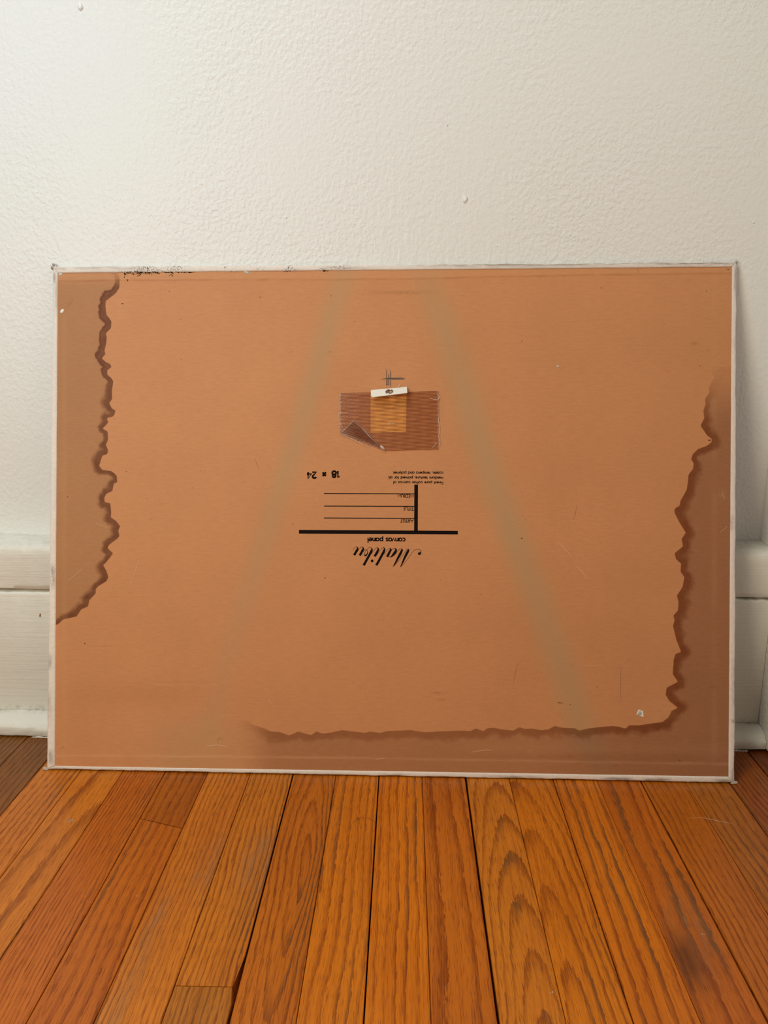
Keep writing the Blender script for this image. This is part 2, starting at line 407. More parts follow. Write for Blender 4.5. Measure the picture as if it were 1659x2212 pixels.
# gap at the seam on the right-hand side of strip n, in metres
GAP = {-3: .0005, -2: .0011, -1: .0004, 0: .0010, 1: .0003, 2: .0016, 3: .0004, 4: .0008, 5: .0003, 6: .0013, 7: .0005, 8: .0008, 9: .0013}
OR = (0.64, 0.185, 0.009); LT = (0.60, 0.192, 0.017); RD = (0.52, 0.140, 0.010); BR = (0.25, 0.082, 0.008); TN = (0.56, 0.180, 0.016)
FIG = { # strip index: tone, cathedral, ring frequency, pith
 -8: (BR, 0.0, 190, 0), -7: (LT, 0.0, 170, 0), -6: (LT, 0.6, 300, 0.028), -5: (RD, 0.0, 330, 0), -4: (RD, 0.12, 190, 0.035), -3: (LT, 0.0, 260, 0),
 -2: (TN, 0.0, 240, 0), -1: (RD, 0.85, 300, 0.004), 0: (OR, 0.15, 170, 0), 1: (OR, 0.0, 150, 0), 2: (RD, 0.3, 120, 0.01), 3: (LT, 1.0, 250, 0.006),
 4: (OR, 0.9, 200, -0.010), 5: (OR, 0.0, 120, 0), 6: (RD, 0.3, 150, 0.01), 7: (RD, 0.0, 200, 0), 8: ((0.47, 0.148, 0.014), 0.0, 160, 0), 11: ((0.16, 0.04, 0.004), 0.0, 200, 0), 9: ((0.34, 0.085, 0.007), 0.0, 210, 0), 10: ((0.22, 0.05, 0.004), 0.2, 230, 0), -9: ((0.25, 0.085, 0.012), 0.0, 200, 0)}
rr = random.Random(5)
BACK = 0.712
JOINTS = {-4: [l_at(345, 1778)], -2: [l_at(443, 2130)]}
def strip_piece(n, l0, l1, tone, cath, fr, pith, seed, gl, gr_, slant=0.0):
    s0 = s_of_k(K0 + KP*(n-1)) + gl/2; s1 = s_of_k(K0 + KP*n) - gr_/2
    mid = (s0+s1)/2
    nl = max(2, int((l1-l0)/0.012)); nl = min(nl, 70)
    cols = [(s0, -0.0004), (s0+0.0004, 0.0), (s0*.75+s1*.25, 0.0), (mid, 0.0), (s0*.25+s1*.75, 0.0), (s1-0.0004, 0.0), (s1, -0.0004)]
    vs = []; gr = []; worn = []; burn = []
    for j in range(nl+1):
        for ci, (s, z) in enumerate(cols):
            fx = (s-s0)/(s1-s0)
            l = l0 + (l1-l0)*j/nl + slant*(fx-0.5)*(1 if j in (0, nl) else 0)
            ss = s
            if n == -2 and ci > 4:      # worn, tapering edge near the joint
                ss -= 0.0028*float(sstep(l_at(530, 2060), l_at(510, 2110), l))*float(1 if l > JOINTS[-2][0]-0.002 else 0.25)
            zz = z - (0.0003 if j in (0, nl) else 0)
            vs.append(O0 + Nn*ss + D*l + Vector((0, 0, zz)))
            gr.append((ss-mid, l, seed))
            wv = bv = 0.0
            if n == -3: wv = 0.9*float(sstep(l_at(345, 1900), l_at(330, 1970), l))*math.exp(-((fx-0.33+0.12*(l+.2))/0.13)**2)
            if n == -2:
                wv = 0.75*math.exp(-((l - l_at(540, 1860))/0.035)**2)*math.exp(-((fx-0.78)/0.3)**2)
            if n == -3: wv += 0.6*math.exp(-((l - l_at(440, 1860))/0.03)**2)*math.exp(-((fx-0.95)/0.3)**2)
            if n == 6:
                bv = 0.85*math.exp(-((l - l_at(1480, 2075))/0.022)**4)*math.exp(-((fx-0.22)/0.24)**4)
                wv = 0.8*math.exp(-((l - l_at(1480, 2010))/0.03)**2)*math.exp(-((fx-0.5)/0.3)**2)
            worn.append(wv); burn.append(bv)
    nc = len(cols)
    fs = [(j*nc+i, j*nc+i+1, (j+1)*nc+i+1, (j+1)*nc+i) for j in range(nl) for i in range(nc-1)]
    b = len(vs)
    for (s, l) in ((s0, l0), (s1, l0), (s1, l1), (s0, l1)):
        vs.append(O0 + Nn*s + D*l + Vector((0, 0, -0.0125))); gr.append((s-mid, l, seed)); worn.append(0); burn.append(0)
    fs.append((b+0, b+3, b+2, b+1))
    fs.append(tuple([b+0, b+1] + [i for i in range(nc-1, -1, -1)]))
    fs.append(tuple([b+2, b+3] + [nl*nc+i for i in range(nc)]))
    fs.append(tuple([b+3, b+0] + [j*nc for j in range(nl+1)]))
    fs.append(tuple([b+1, b+2] + [j*nc+nc-1 for j in range(nl, -1, -1)]))
    o = link_mesh('oak_plank', vs, fs, M_OAK, floor, False)
    fattr(o, 'grain', gr, 'FLOAT_VECTOR'); fattr(o, 'fig', [(cath, fr, pith)]*len(vs), 'FLOAT_VECTOR')
    fattr(o, 'worn', worn); fattr(o, 'burn', burn)
    o.color = tuple(tone) + (1,)
    return o
for n in range(-32, 11):
    tone, cath, fr, pith = FIG.get(n, (rr.choice([OR, LT, RD, TN, BR]), rr.choice([0, 0, 0.6, 1.0]), rr.uniform(110, 240), rr.uniform(-.01, .01)))
    # far end: stop under the baseboard, near end behind the camera
    mid = O0 + Nn*s_of_k(K0 + KP*(n-0.5))
    lend = (BACK - 0.006 - mid.y)/D.y
    lstart = (-1.0 - mid.y)/D.y
    cuts = sorted([lstart] + JOINTS.get(n, []) + ([rr.uniform(-0.9, -0.45)] if (n % 2 == 0) else []) + [lend])
    gl = GAP.get(n-1, 0.0005); g2 = GAP.get(n, 0.0005)
    for q in range(len(cuts)-1):
        tt = tone
        if q < len(cuts)-2 and n == -2: tt = (0.48, 0.17, 0.022)
        if q == len(cuts)-2 and n == -4: tt = (0.42, 0.11, 0.008)
        strip_piece(n, cuts[q] + 0.0003, cuts[q+1] - 0.0003, [c*rr.uniform(.97, 1.03) for c in tt], cath, fr, pith, n*3.7 + q*1.9, gl, g2, -0.012 if n == -4 else 0.0)

# ================================================================== THE CANVAS PANEL
BLp, BRp = on_floor(100, 1664), on_floor(1587, 1694)
base_mid = (BLp + BRp)/2
e1 = (BRp - BLp).normalized()
LEN = 0.4572
# lean: find top edge distance so that the panel is 18 inches tall
best = None
for i in range(4000):
    Y = 0.66 + i*0.00002
    t = on_wall(853, 570, Y)
    q = t - base_mid; q -= e1*q.dot(e1)
    if best is None or abs(q.length - LEN) < best[0]: best = (abs(q.length - LEN), Y, q.copy())
e3 = best[2].normalized()                # up the panel
e2 = e1.cross(e3); e2 = -e2 if e2.y < 0 else e2     # towards the wall
e2.normalize()
TH = 0.0034
panel = empty('canvas_panel')
PM = Matrix((( e1.x, e2.x, e3.x, base_mid.x), (e1.y, e2.y, e3.y, base_mid.y), (e1.z, e2.z, e3.z, 0.0), (0, 0, 0, 1)))
panel.matrix_world = PM
tag(panel, 'water-stained brown back of a canvas panel leaning on the cream wall, white cloth edges', 'canvas panel')
PMI = PM.inverted()
def B(px, py, off=0.0):
    """photo pixel -> panel-local point on the plane `off` metres in front of the kraft face"""
    r = Vector(ray(px, py)); o_ = Vector((0, 0, CAMH))
    ol = PMI @ o_; rl = PMI.to_3x3() @ r
    t = (-off - ol.y)/rl.y
    return ol + rl*t

OUT = {'TL': B(115, 576), 'TR': B(1591, 567), 'BR': B(1587, 1693), 'BL': B(101, 1663)}
INN = {'TL': B(125.5, 590), 'TR': B(1581, 576.5), 'BR': B(1573.5, 1677.5), 'BL': B(119, 1654.5)}
# keep the foot on the floor
for kk in ('BL', 'BR'): OUT[kk].z = 0.0012

# ---- kraft backing board: dense front sheet with stain distances as attributes
STAIN_L = [(254,570),(254,586),(259,603),(258,622),(250,634),(229,650),(228,660),(230,679),(241,694),(240,709),(229,720),(231,730),(229,745),(226,757),(228,765),(220,774),(229,782),(238,786),(241,793),(232,800),(232,809),(241,817),(245,824),(242,844),(242.5,862),(236,871),(242,882),(250,887),(247,897),(242,901),(231,903),(234,913),(222,926),(228,929),(233,932.5),(233.6,950),(229,961),(233.6,971.6),(232,981),(221,984.6),(214.5,1006),(221,1015),(239.5,1017),(247,1022),(252.5,1028),(253.6,1042),(246,1045),(243,1060.6),(229.7,1067),(225.4,1075.8),(226.5,1084.5),(238.4,1086.6),(240.6,1108),(239.5,1117),(251.4,1125.7),(259.7,1136.5),(255.8,1146.3),(258.4,1158),(253.6,1163.7),(235,1177.8),(233,1184.3),(244.5,1195),(238.4,1203.8),(229.7,1214.7),(223,1221),(229.7,1232),(234.5,1247),(229.7,1256),(212.4,1266.7),(207,1273),(207,1282),(192.8,1297),(190.7,1310),(175.5,1316.7),(165.7,1331.9),(136.4,1338.4),(127.7,1347),(119,1351.4),(90,1365),(90,570)]
STAIN_R = [(1542.7,792),(1534.6,801.7),(1542.7,814),(1531.8,835.6),(1531.8,849),(1522.4,861),(1523.7,873.5),(1519,887),(1521,903.3),(1512.9,919.6),(1518.3,927.7),(1527.8,941.3),(1537,948),(1537,955),(1526.4,963),(1507.4,969.8),(1496.6,980.6),(1492.5,991.5),(1498,1001),(1496.6,1013),(1487,1025),(1485.7,1041.6),(1483,1058),(1469.5,1082),(1468,1092),(1457,1098.6),(1456.5,1107),(1467,1128),(1481,1150.4),(1472,1164.5),(1475,1180),(1457,1195),(1460,1208),(1471,1217.7),(1469.7,1234.5),(1478,1247),(1474,1268),(1462,1286.4),(1465.5,1300.4),(1464,1318.6),(1454,1330),(1457,1339.6),(1453.4,1352),(1461,1383),(1471,1408.3),(1458.5,1412.5),(1455,1425),(1452.9,1456),(1464,1472.8),(1440,1485.4),(1437.5,1500.8),(1445.9,1514.8),(1464,1528.8),(1450,1535.8),(1444.5,1548.4),(1430.4,1559.6),(1408,1562.4),(1380,1566.6),(1359.7,1566.4),(1350.7,1573.6),(1338,1570),(1323.6,1568),(1291,1570.7),(1269.4,1573.6),(1251.4,1578),(1242,1573),(1215,1571.8),(1198,1568),(1184.6,1575.4),(1168,1577.2),(1150,1573.6),(1134,1574.3),(1121.4,1570.7),(1108.7,1578),(1085.3,1575.4),(1067,1572),(1053,1572.7),(1043.6,1579),(1028.6,1573.4),(1015.5,1579),(993,1578),(944.5,1580),(918,1581.7),(888.5,1577),(836,1579),(821,1582.8),(798.8,1580),(787.6,1582.8),(739,1577),(716.6,1581.7),(697.9,1584.6),(683,1579.8),(671.7,1587.6),(643.7,1580),(625,1588.4),(604.4,1581),(585.8,1580),(567,1571.6),(548.4,1566),(533.4,1556.6),(470,1556),(470,1740),(1640,1740),(1640,792)]
def sdf(P, poly):
    """signed distance (mm, positive inside) of points P (n,2) to polygon"""
    n = len(poly); best = np.full(len(P), 1e9); inside = np.zeros(len(P), bool)
    for i in range(n):
        a = poly[i]; b = poly[(i+1) % n]; ab = b - a; L2 = max(ab @ ab, 1e-12)
        t = np.clip(((P - a) @ ab)/L2, 0, 1); q = P - a - t[:, None]*ab
        best = np.minimum(best, (q**2).sum(1))
        cond = (a[1] > P[:, 1]) != (b[1] > P[:, 1])
        with np.errstate(divide='ignore', invalid='ignore'):
            xi = (b[0]-a[0])*(P[:, 1]-a[1])/(b[1]-a[1] if b[1] != a[1] else 1e-9) + a[0]
        inside ^= cond & (P[:, 0] < xi)
    d = np.sqrt(best)*1000
    return np.where(inside, d, -d)
def scallop(pts, keep_last=3):
    """turn the traced corners into rounded lobes (Catmull-Rom)"""
    out = []; m_ = len(pts)
    for i in range(m_):
        p0, p1, p2, p3 = [np.array(pts[(i+q) % m_], float) for q in (-1, 0, 1, 2)]
        for t in (0, .25, .5, .75):
            out.append(tuple(0.5*((2*p1) + (-p0+p2)*t + (2*p0-5*p1+4*p2-p3)*t*t + (-p0+3*p1-3*p2+p3)*t**3)))
    return out
def locpoly(pts): return np.array([(v.x, v.z) for v in (B(x, y) for x, y in pts)])
NX, NZ = 560, 420
us = np.linspace(0, 1, NX+1); vs_ = np.linspace(0, 1, NZ+1)
# the sheet reaches a little beneath the canvas folds
def shrink(a, b, t): return a + (b - a)*t
Q = {k_: np.array(shrink(OUT[k_], INN[k_], 0.45)) for k_ in OUT}
UU, VV = np.meshgrid(us, vs_)
UUf, VVf = UU.ravel()[:, None], VV.ravel()[:, None]
PP = (Q['BL']*(1-UUf) + Q['BR']*UUf)*(1-VVf) + (Q['TL']*(1-UUf) + Q['TR']*UUf)*VVf
PP[:, 1] = 0.0
P2 = PP[:, [0, 2]]
# pixel coordinates of every grid point (for placing marks by eye)
Wp = (np.array(PM.to_3x3()) @ PP.T).T + np.array(PM.translation)
Wc = (RW.T @ (Wp - np.array([0, 0, CAMH])).T).T
PXX = Wc[:, 0]/Wc[:, 2]*FPX + CX; PXY = Wc[:, 1]/Wc[:, 2]*FPX + CY
faces = [(j*(NX+1)+i, j*(NX+1)+i+1, (j+1)*(NX+1)+i+1, (j+1)*(NX+1)+i) for j in range(NZ) for i in range(NX)]
# back and rim
nb = len(PP); corner = [0, NX, NZ*(NX+1)+NX, NZ*(NX+1)]
verts = [tuple(p) for p in PP] + [(PP[c][0], TH-0.0006, PP[c][2]) for c in corner]
faces += [(nb, nb+3, nb+2, nb+1)]
edge_b = list(range(0, NX+1)); edge_r = [j*(NX+1)+NX for j in range(NZ+1)]; edge_t = [NZ*(NX+1)+i for i in range(NX, -1, -1)]; edge_l = [j*(NX+1) for j in range(NZ, -1, -1)]
for e, (a, b) in ((edge_b, (0, 1)), (edge_r, (1, 2)), (edge_t, (2, 3)), (edge_l, (3, 0))):
    faces.append(tuple([nb+a, nb+b] + e[::-1]))
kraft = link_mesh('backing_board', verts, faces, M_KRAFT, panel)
kraft['label'] = 'brown kraft paper face with dark-edged water stains'
pad = lambda a: np.concatenate([a, np.zeros(4)])
dl = sdf(P2, locpoly(STAIN_L)); dr = sdf(P2, locpoly(STAIN_R))
fattr(kraft, 'sl', pad(np.clip(dl, -20, 60))); fattr(kraft, 'sr', pad(np.clip(dr, -20, 60)))
fattr(kraft, 'slk', pad(np.clip(0.35 + 0.65*sstep(590, 625, PXY), 0, 1)))
fattr(kraft, 'srk', pad(np.minimum(sstep(505, 600, PXX), 0.05 + 0.95*sstep(775, 930, PXY))*(0.72 + 0.28*sstep(1100, 1450, PXX))))
fattr(kraft, 'ln', pad(sstep(860, 780, PXY)))
def seg_mask(path, wid, soft=0.9):
    a = np.zeros(len(PP)); 
    d = np.full(len(PP), 1e9); s_at = np.zeros(len(PP))
    for i in range(len(path)-1):
        p = np.array(path[i][:2], float); q = np.array(path[i+1][:2], float); ab = q-p
        t = np.clip(((PXX-p[0])*ab[0] + (PXY-p[1])*ab[1])/(ab@ab), 0, 1)
        dd = np.hypot(PXX-p[0]-t*ab[0], PXY-p[1]-t*ab[1])
        st = path[i][2]*(1-t) + path[i+1][2]*t
        s_at = np.where(dd < d, st, s_at); d = np.minimum(d, dd)
    return s_at*np.exp(-(d/wid)**2.4)
fade = seg_mask([(745,585,.55),(700,740,.8),(650,920,.8),(590,1110,.7),(535,1280,.5),(485,1440,.35),(455,1580,.25)], 27)
fade += seg_mask([(915,590,.35),(955,690,.8),(1005,850,.9),(1050,1000,.85),(1110,1160,.9),(1170,1320,.95),(1225,1470,1),(1262,1590,.75),(1300,1650,.45)], 32)
fade += 0.45*sstep(1500, 1600, PXY)*sstep(620, 420, PXX)*sstep(250, 420, PXX)
fattr(kraft, 'fade', pad(np.clip(fade, 0, 1)))
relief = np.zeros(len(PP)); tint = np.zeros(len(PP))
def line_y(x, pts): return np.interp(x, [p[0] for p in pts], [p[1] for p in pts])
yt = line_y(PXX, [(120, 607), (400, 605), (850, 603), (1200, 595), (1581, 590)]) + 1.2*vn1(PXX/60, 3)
relief += 0.5*sstep(1.8, -1.8, PXY-yt); tint += -0.28*np.exp(-((PXY-yt)/2.0)**2)*(0.5+vn1(PXX/25, 4)) + 0.10*sstep(0, -3, PXY-yt)  # raised fold under the paper: its shaded step and lit band painted in
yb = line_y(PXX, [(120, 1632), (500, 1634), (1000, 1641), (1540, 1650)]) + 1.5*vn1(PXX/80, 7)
relief += 0.35*sstep(-2, 2, PXY-yb); tint += 0.17*np.exp(-((PXY-yb)/3.0)**2)*(0.8+vn1(PXX/50, 8))  # lower fold: light on its ridge painted as a paler line
tint += 0.08*np.exp(-((PXX-139)/6)**2)*sstep(640, 700, PXY) + 0.10*np.exp(-((PXX-1543)/7)**2)*(0.6+vn1(PXY/40, 2))  # side folds, light on their ridges painted paler
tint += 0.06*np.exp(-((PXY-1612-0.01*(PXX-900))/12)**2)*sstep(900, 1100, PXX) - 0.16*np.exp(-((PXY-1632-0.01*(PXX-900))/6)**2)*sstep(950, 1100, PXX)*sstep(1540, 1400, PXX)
# pressed crease lower left, its lit and shaded lips painted in; patches
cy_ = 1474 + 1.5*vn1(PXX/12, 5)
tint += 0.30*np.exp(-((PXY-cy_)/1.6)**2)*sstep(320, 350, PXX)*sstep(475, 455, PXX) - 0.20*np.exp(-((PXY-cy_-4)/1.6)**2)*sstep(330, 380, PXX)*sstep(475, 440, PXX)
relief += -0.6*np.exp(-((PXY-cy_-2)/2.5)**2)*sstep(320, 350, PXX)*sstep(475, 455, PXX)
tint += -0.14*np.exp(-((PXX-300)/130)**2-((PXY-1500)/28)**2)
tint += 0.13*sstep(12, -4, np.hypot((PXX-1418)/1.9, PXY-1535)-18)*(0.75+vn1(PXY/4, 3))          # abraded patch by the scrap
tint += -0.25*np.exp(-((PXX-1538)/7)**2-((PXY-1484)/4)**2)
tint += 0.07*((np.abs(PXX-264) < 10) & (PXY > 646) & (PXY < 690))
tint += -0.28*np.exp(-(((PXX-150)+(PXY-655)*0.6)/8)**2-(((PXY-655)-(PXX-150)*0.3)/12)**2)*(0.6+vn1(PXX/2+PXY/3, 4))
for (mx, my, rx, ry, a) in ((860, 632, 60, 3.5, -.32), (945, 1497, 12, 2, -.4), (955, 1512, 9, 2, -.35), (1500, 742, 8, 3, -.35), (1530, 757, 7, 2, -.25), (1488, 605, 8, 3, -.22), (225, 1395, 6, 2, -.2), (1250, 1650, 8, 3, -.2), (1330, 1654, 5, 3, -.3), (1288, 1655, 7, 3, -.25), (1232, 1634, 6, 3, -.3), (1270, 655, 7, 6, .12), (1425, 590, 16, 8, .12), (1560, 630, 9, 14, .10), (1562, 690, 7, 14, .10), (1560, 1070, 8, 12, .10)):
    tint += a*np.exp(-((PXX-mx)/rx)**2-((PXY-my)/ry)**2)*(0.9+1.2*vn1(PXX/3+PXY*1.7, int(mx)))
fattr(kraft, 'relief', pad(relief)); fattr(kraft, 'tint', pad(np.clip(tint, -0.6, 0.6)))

# ---- canvas folds: one strip per edge, wrapping from the face over the rim to the back
def fold(a, b, nseg, ink=(), dirt=(), wav=0.0003, seed=0, rim_dirt=0.0):
    Oa, Ob, Ia, Ib = OUT[a], OUT[b], INN[a], INN[b]
    sec = [(0.0, 0.0000), (0.02, -0.00055), (0.30, -0.00065), (0.62, -0.00065), (0.80, -0.00052), (0.93, -0.0001), (1.0, 0.0008), (1.0, 0.0022), (0.96, TH), (0.5, TH+0.0002), (0.45, TH-0.0004)]
    vs = []; gr = []; iv = []; dv = []
    L = (Ob-Oa).length
    along = (Ob-Oa).normalized(); outw = Vector((along.z, 0, -along.x))
    if outw.dot((Oa+Ob)/2 - (Ia+Ib)/2) < 0: outw = -outw
    for i in range(nseg+1):
        t = i/nseg; po = Oa.lerp(Ob, t); pi = Ia.lerp(Ib, t)
        endf = min(1.0, min(t, 1-t)*L/0.01)
        wo = (wav*float(vn1(t*L*55, seed)) + 0.6*wav*float(vn1(t*L*260, seed+1)))*endf
        wi = 0.25*wav*float(vn1(t*L*80, seed+2))*endf
        for q, (u, y) in enumerate(sec):
            p = pi.lerp(po, u) + outw*(wo*u*u + wi*(1-u))
            yy = y + (0.00012*float(vn1(t*L*150 + q*9, seed+4)) if q not in (0,) else 0)
            if seed == 1 and u > 0.5: yy += 0.0     
            z = p.z
            vs.append((p.x, yy, max(z, 0.0002) if a in ('BL', 'BR') and b in ('BL', 'BR') else z)); gr.append((t*L, u*0.0068 + (y if u > .9 else 0), seed*1.3))
            w_ = (PM @ Vector((p.x, yy, p.z))); c_ = RW.T @ (np.array(w_) - np.array([0, 0, CAMH])); X = c_[0]/c_[2]*FPX+CX; Yp = c_[1]/c_[2]*FPX+CY
            cc = X if abs(along.x) > .5 else Yp
            iv.append(min(1.0, sum(A*math.exp(-((cc-m0)/s0)**2)*math.exp(-((u-u0)/0.33)**2) for (m0, s0, u0, A) in ink)))
            dv.append(min(1.0, sum(A*math.exp(-((cc-m0)/s0)**4)*(1.0 if abs(u-u0) < 0.3 else 0.15) for (m0, s0, u0, A) in dirt) + rim_dirt*(1.0 if y > -0.0001 and q > 0 else 0.0)))
    ns = len(sec)
    fs = [(i*ns+j, (i+1)*ns+j, (i+1)*ns+j+1, i*ns+j+1) for i in range(nseg) for j in range(ns-1)]
    fs += [(i*ns+ns-1, (i+1)*ns+ns-1, (i+1)*ns, i*ns) for i in range(nseg)]
    fs += [tuple(range(ns)), tuple(nseg*ns+j for j in range(ns-1, -1, -1))]
    o = link_mesh('canvas_fold', vs, fs, M_CANVAS, panel, True)
    fattr(o, 'grain', gr, 'FLOAT_VECTOR'); fattr(o, 'ink', iv); fattr(o, 'dirt', dv)
    return o
fold('TL', 'TR', 420, ink=[(315, 22, .7, 1), (380, 18, .7, .9), (335, 60, .05, .8), (487, 3, .7, 1), (626, 6, .5, 1.2), (735, 25, .55, .75), (700, 12, .05, .8), (560, 12, .3, .35), (505, 8, 0.05, .6), (290, 26, .02, 1.0), (630, 20, 0.02, .8)],
     dirt=[(1250, 330, .95, 1.0), (1500, 90, .7, .9), (1100, 190, .85, .6), (755, 60, .4, .4), (130, 14, .6, .5), (230, 90, .9, .5)], wav=0.0009, seed=1, rim_dirt=0.8)
fold('BL', 'BR', 420, dirt=[(1335, 32, .7, 1), (1420, 30, .9, 1), (1110, 60, .9, .7), (850, 30, .9, .5), (240, 12, .6, .6), (130, 16, .6, .8), (1565, 20, .9, .9), (600, 200, 1.0, .5)], ink=[(1110, 4, .6, .5), (1170, 4, .8, .5)], wav=0.0006, seed=2, rim_dirt=0.9)
fold('BL', 'TL', 330, dirt=[(640, 34, .3, .5), (600, 12, .8, .8), (1245, 24, .45, .8), (1430, 16, .8, .6), (1635, 16, .5, .7), (1520, 30, .7, .4)], ink=[(1243, 16, .5, .35)], wav=0.0005, seed=3, rim_dirt=0.5)
fold('BR', 'TR', 330, dirt=[(600, 26, .8, .8), (740, 12, .7, .5), (1130, 16, .3, .6), (1558, 4, .6, 1), (1480, 60, .8, .35), (1675, 16, .7, .8)], ink=[(1125, 10, .3, .35)], wav=0.0006, seed=4, rim_dirt=0.8)
# canvas sheet on the wall side
vv = [OUT['BL'].lerp(INN['BL'], 0.1), OUT['BR'].lerp(INN['BR'], 0.1), OUT['TR'].lerp(INN['TR'], 0.1), OUT['TL'].lerp(INN['TL'], 0.1)]
v8 = [(v.x, TH+0.0001, v.z) for v in vv] + [(v.x, TH+0.0004, v.z) for v in vv]
o = link_mesh('canvas_face', v8, [(0,1,2,3), (7,6,5,4), (0,4,5,1), (1,5,6,2), (2,6,7,3), (3,7,4,0)], M_CANVAS, panel)
fattr(o, 'grain', [(v[0], v[2], 9) for v in v8], 'FLOAT_VECTOR'); fattr(o, 'ink', [0]*8); fattr(o, 'dirt', [0]*8)

# ---- frayed corners: a crumpled knob of cloth with threads
def tube(mb, pts, r, n=6):
    pts = [Vector(p) for p in pts]
    rings = []
    for i, p in enumerate(pts):
        d = (pts[min(i+1, len(pts)-1)] - pts[max(i-1, 0)]).normalized()
        a = d.cross(Vector((0.3, 1, 0.2))).normalized(); b = d.cross(a)
        rr_ = r*(1 if 0 < i < len(pts)-1 else 0.6) if not isinstance(r, (list, tuple)) else r[i]
        rings.append([p + (a*math.cos(2*math.pi*q/n) + b*math.sin(2*math.pi*q/n))*rr_ for q in range(n)])
    vs = [v for rg in rings for v in rg]
    fs = [(i*n+q, i*n+(q+1) % n, (i+1)*n+(q+1) % n, (i+1)*n+q) for i in range(len(rings)-1) for q in range(n)]
    fs += [tuple(range(n-1, -1, -1)), tuple((len(rings)-1)*n+q for q in range(n))]
    mb.add(vs, fs)
def lump(name, pts_px, off, r, seed, mat, threads=(), label=None):
    mb = MB(); rr_ = random.Random(seed)
    cs = [B(x, y, off) for x, y in pts_px]
    for c in cs:
        bm = bmesh.new(); bmesh.ops.create_icosphere(bm, subdivisions=2, radius=1.0)
        vs = []
        for v in bm.verts:
            k_ = 1 + 0.35*math.sin(v.co.x*5 + seed) * math.cos(v.co.z*6 + c.x*900) + rr_.uniform(-.14, .14)
            vs.append((c.x + v.co.x*r*k_, c.y + v.co.y*r*0.8*k_, max(c.z + v.co.z*r*k_, 0.0003)))
        mb.add(vs, [tuple(v.index for v in f.verts) for f in bm.faces]); bm.free()
    for t in threads: tube(mb, [B(x, y, off+0.0006) for x, y in t], 0.00022, 5)
    o = mb.build(name, mat, panel, True)
    if mat is M_CANVAS:
        fattr(o, 'grain', [(v[0], v[2], seed) for v in mb.v], 'FLOAT_VECTOR'); fattr(o, 'ink', [0]*len(mb.v)); fattr(o, 'dirt', [0.75]*len(mb.v))
    if label: o['label'] = label
lump('frayed_corner', [(116, 572), (113, 579), (117, 583)], -0.001, 0.0013, 3, M_FRAY, [[(109, 573), (113, 577), (117, 586), (126, 598)], [(117, 569), (114, 575), (112, 584)], [(119, 571), (113, 579)]], 'brown frayed canvas corner with loose threads')
lump('frayed_corner', [(1591, 567), (1588, 571)], -0.001, 0.0012, 4, M_FRAY, [[(1590, 561), (1591, 566), (1586, 573)], [(1595, 563), (1589, 568)], [(1592, 568), (1594, 585), (1594, 640)]], 'brown frayed canvas corner with loose threads')
lump('frayed_corner', [(97, 1660), (101, 1662), (107, 1659)], -0.0005, 0.0016, 5, M_CANVAS, [[(91, 1661), (96, 1663), (103, 1664)], [(92, 1658), (99, 1658), (108, 1654)], [(97, 1655), (102, 1652)]])
lump('frayed_corner', [(1586, 1690), (1582, 1691), (1590, 1691)], -0.0005, 0.0015, 6, M_CANVAS, [[(1578, 1672), (1583, 1680), (1585, 1688)]])

# ---- flat print helpers
class Pen:
    """variable-width strokes laid flat on the kraft face"""
    def __init__(s, off=0.00006): s.mb = MB(); s.off = off
    def stroke(s, pts, smooth=False, cap=False):
        pts = [np.array(p, float) for p in pts]
        if smooth:
            o_ = []; m_ = len(pts)
            for i in range(m_-1):
                p0 = pts[max(i-1, 0)]; p1 = pts[i]; p2 = pts[i+1]; p3 = pts[min(i+2, m_-1)]
                for t in np.linspace(0, 1, 7)[:-1]:
                    o_.append(0.5*((2*p1) + (-p0+p2)*t + (2*p0-5*p1+4*p2-p3)*t*t + (-p0+3*p1-3*p2+p3)*t**3))
            pts = o_ + [pts[-1]]
        vs = []; 
        for i, p in enumerate(pts):
            if i == 0: d = pts[1][:2]-pts[0][:2]
            elif i == len(pts)-1: d = pts[-1][:2]-pts[-2][:2]
            else:
                d1 = pts[i][:2]-pts[i-1][:2]; d2 = pts[i+1][:2]-pts[i][:2]
                d = d1/max(np.hypot(*d1), 1e-6) + d2/max(np.hypot(*d2), 1e-6)
            d = d/max(np.hypot(*d), 1e-6); nn = np.array([-d[1], d[0]])*max(p[2], 0.02)/2
            vs.append(B(p[0]+nn[0], p[1]+nn[1], s.off)); vs.append(B(p[0]-nn[0], p[1]-nn[1], s.off))
        s.mb.add(vs, [(2*i, 2*i+1, 2*i+3, 2*i+2) for i in range(len(pts)-1)])
    def disc(s, x, y, r, ry=None, n=18):
        ry = ry or r
        s.mb.add([B(x + r*math.cos(2*math.pi*q/n), y + ry*math.sin(2*math.pi*q/n), s.off) for q in range(n)], [tuple(range(n))])
    def done(s, name, mat, label=None, kind=None, parent=None):
        o = s.mb.build(name, mat, parent or panel)
        if label: o['label'] = label
        if kind: o['kind'] = kind
        return o

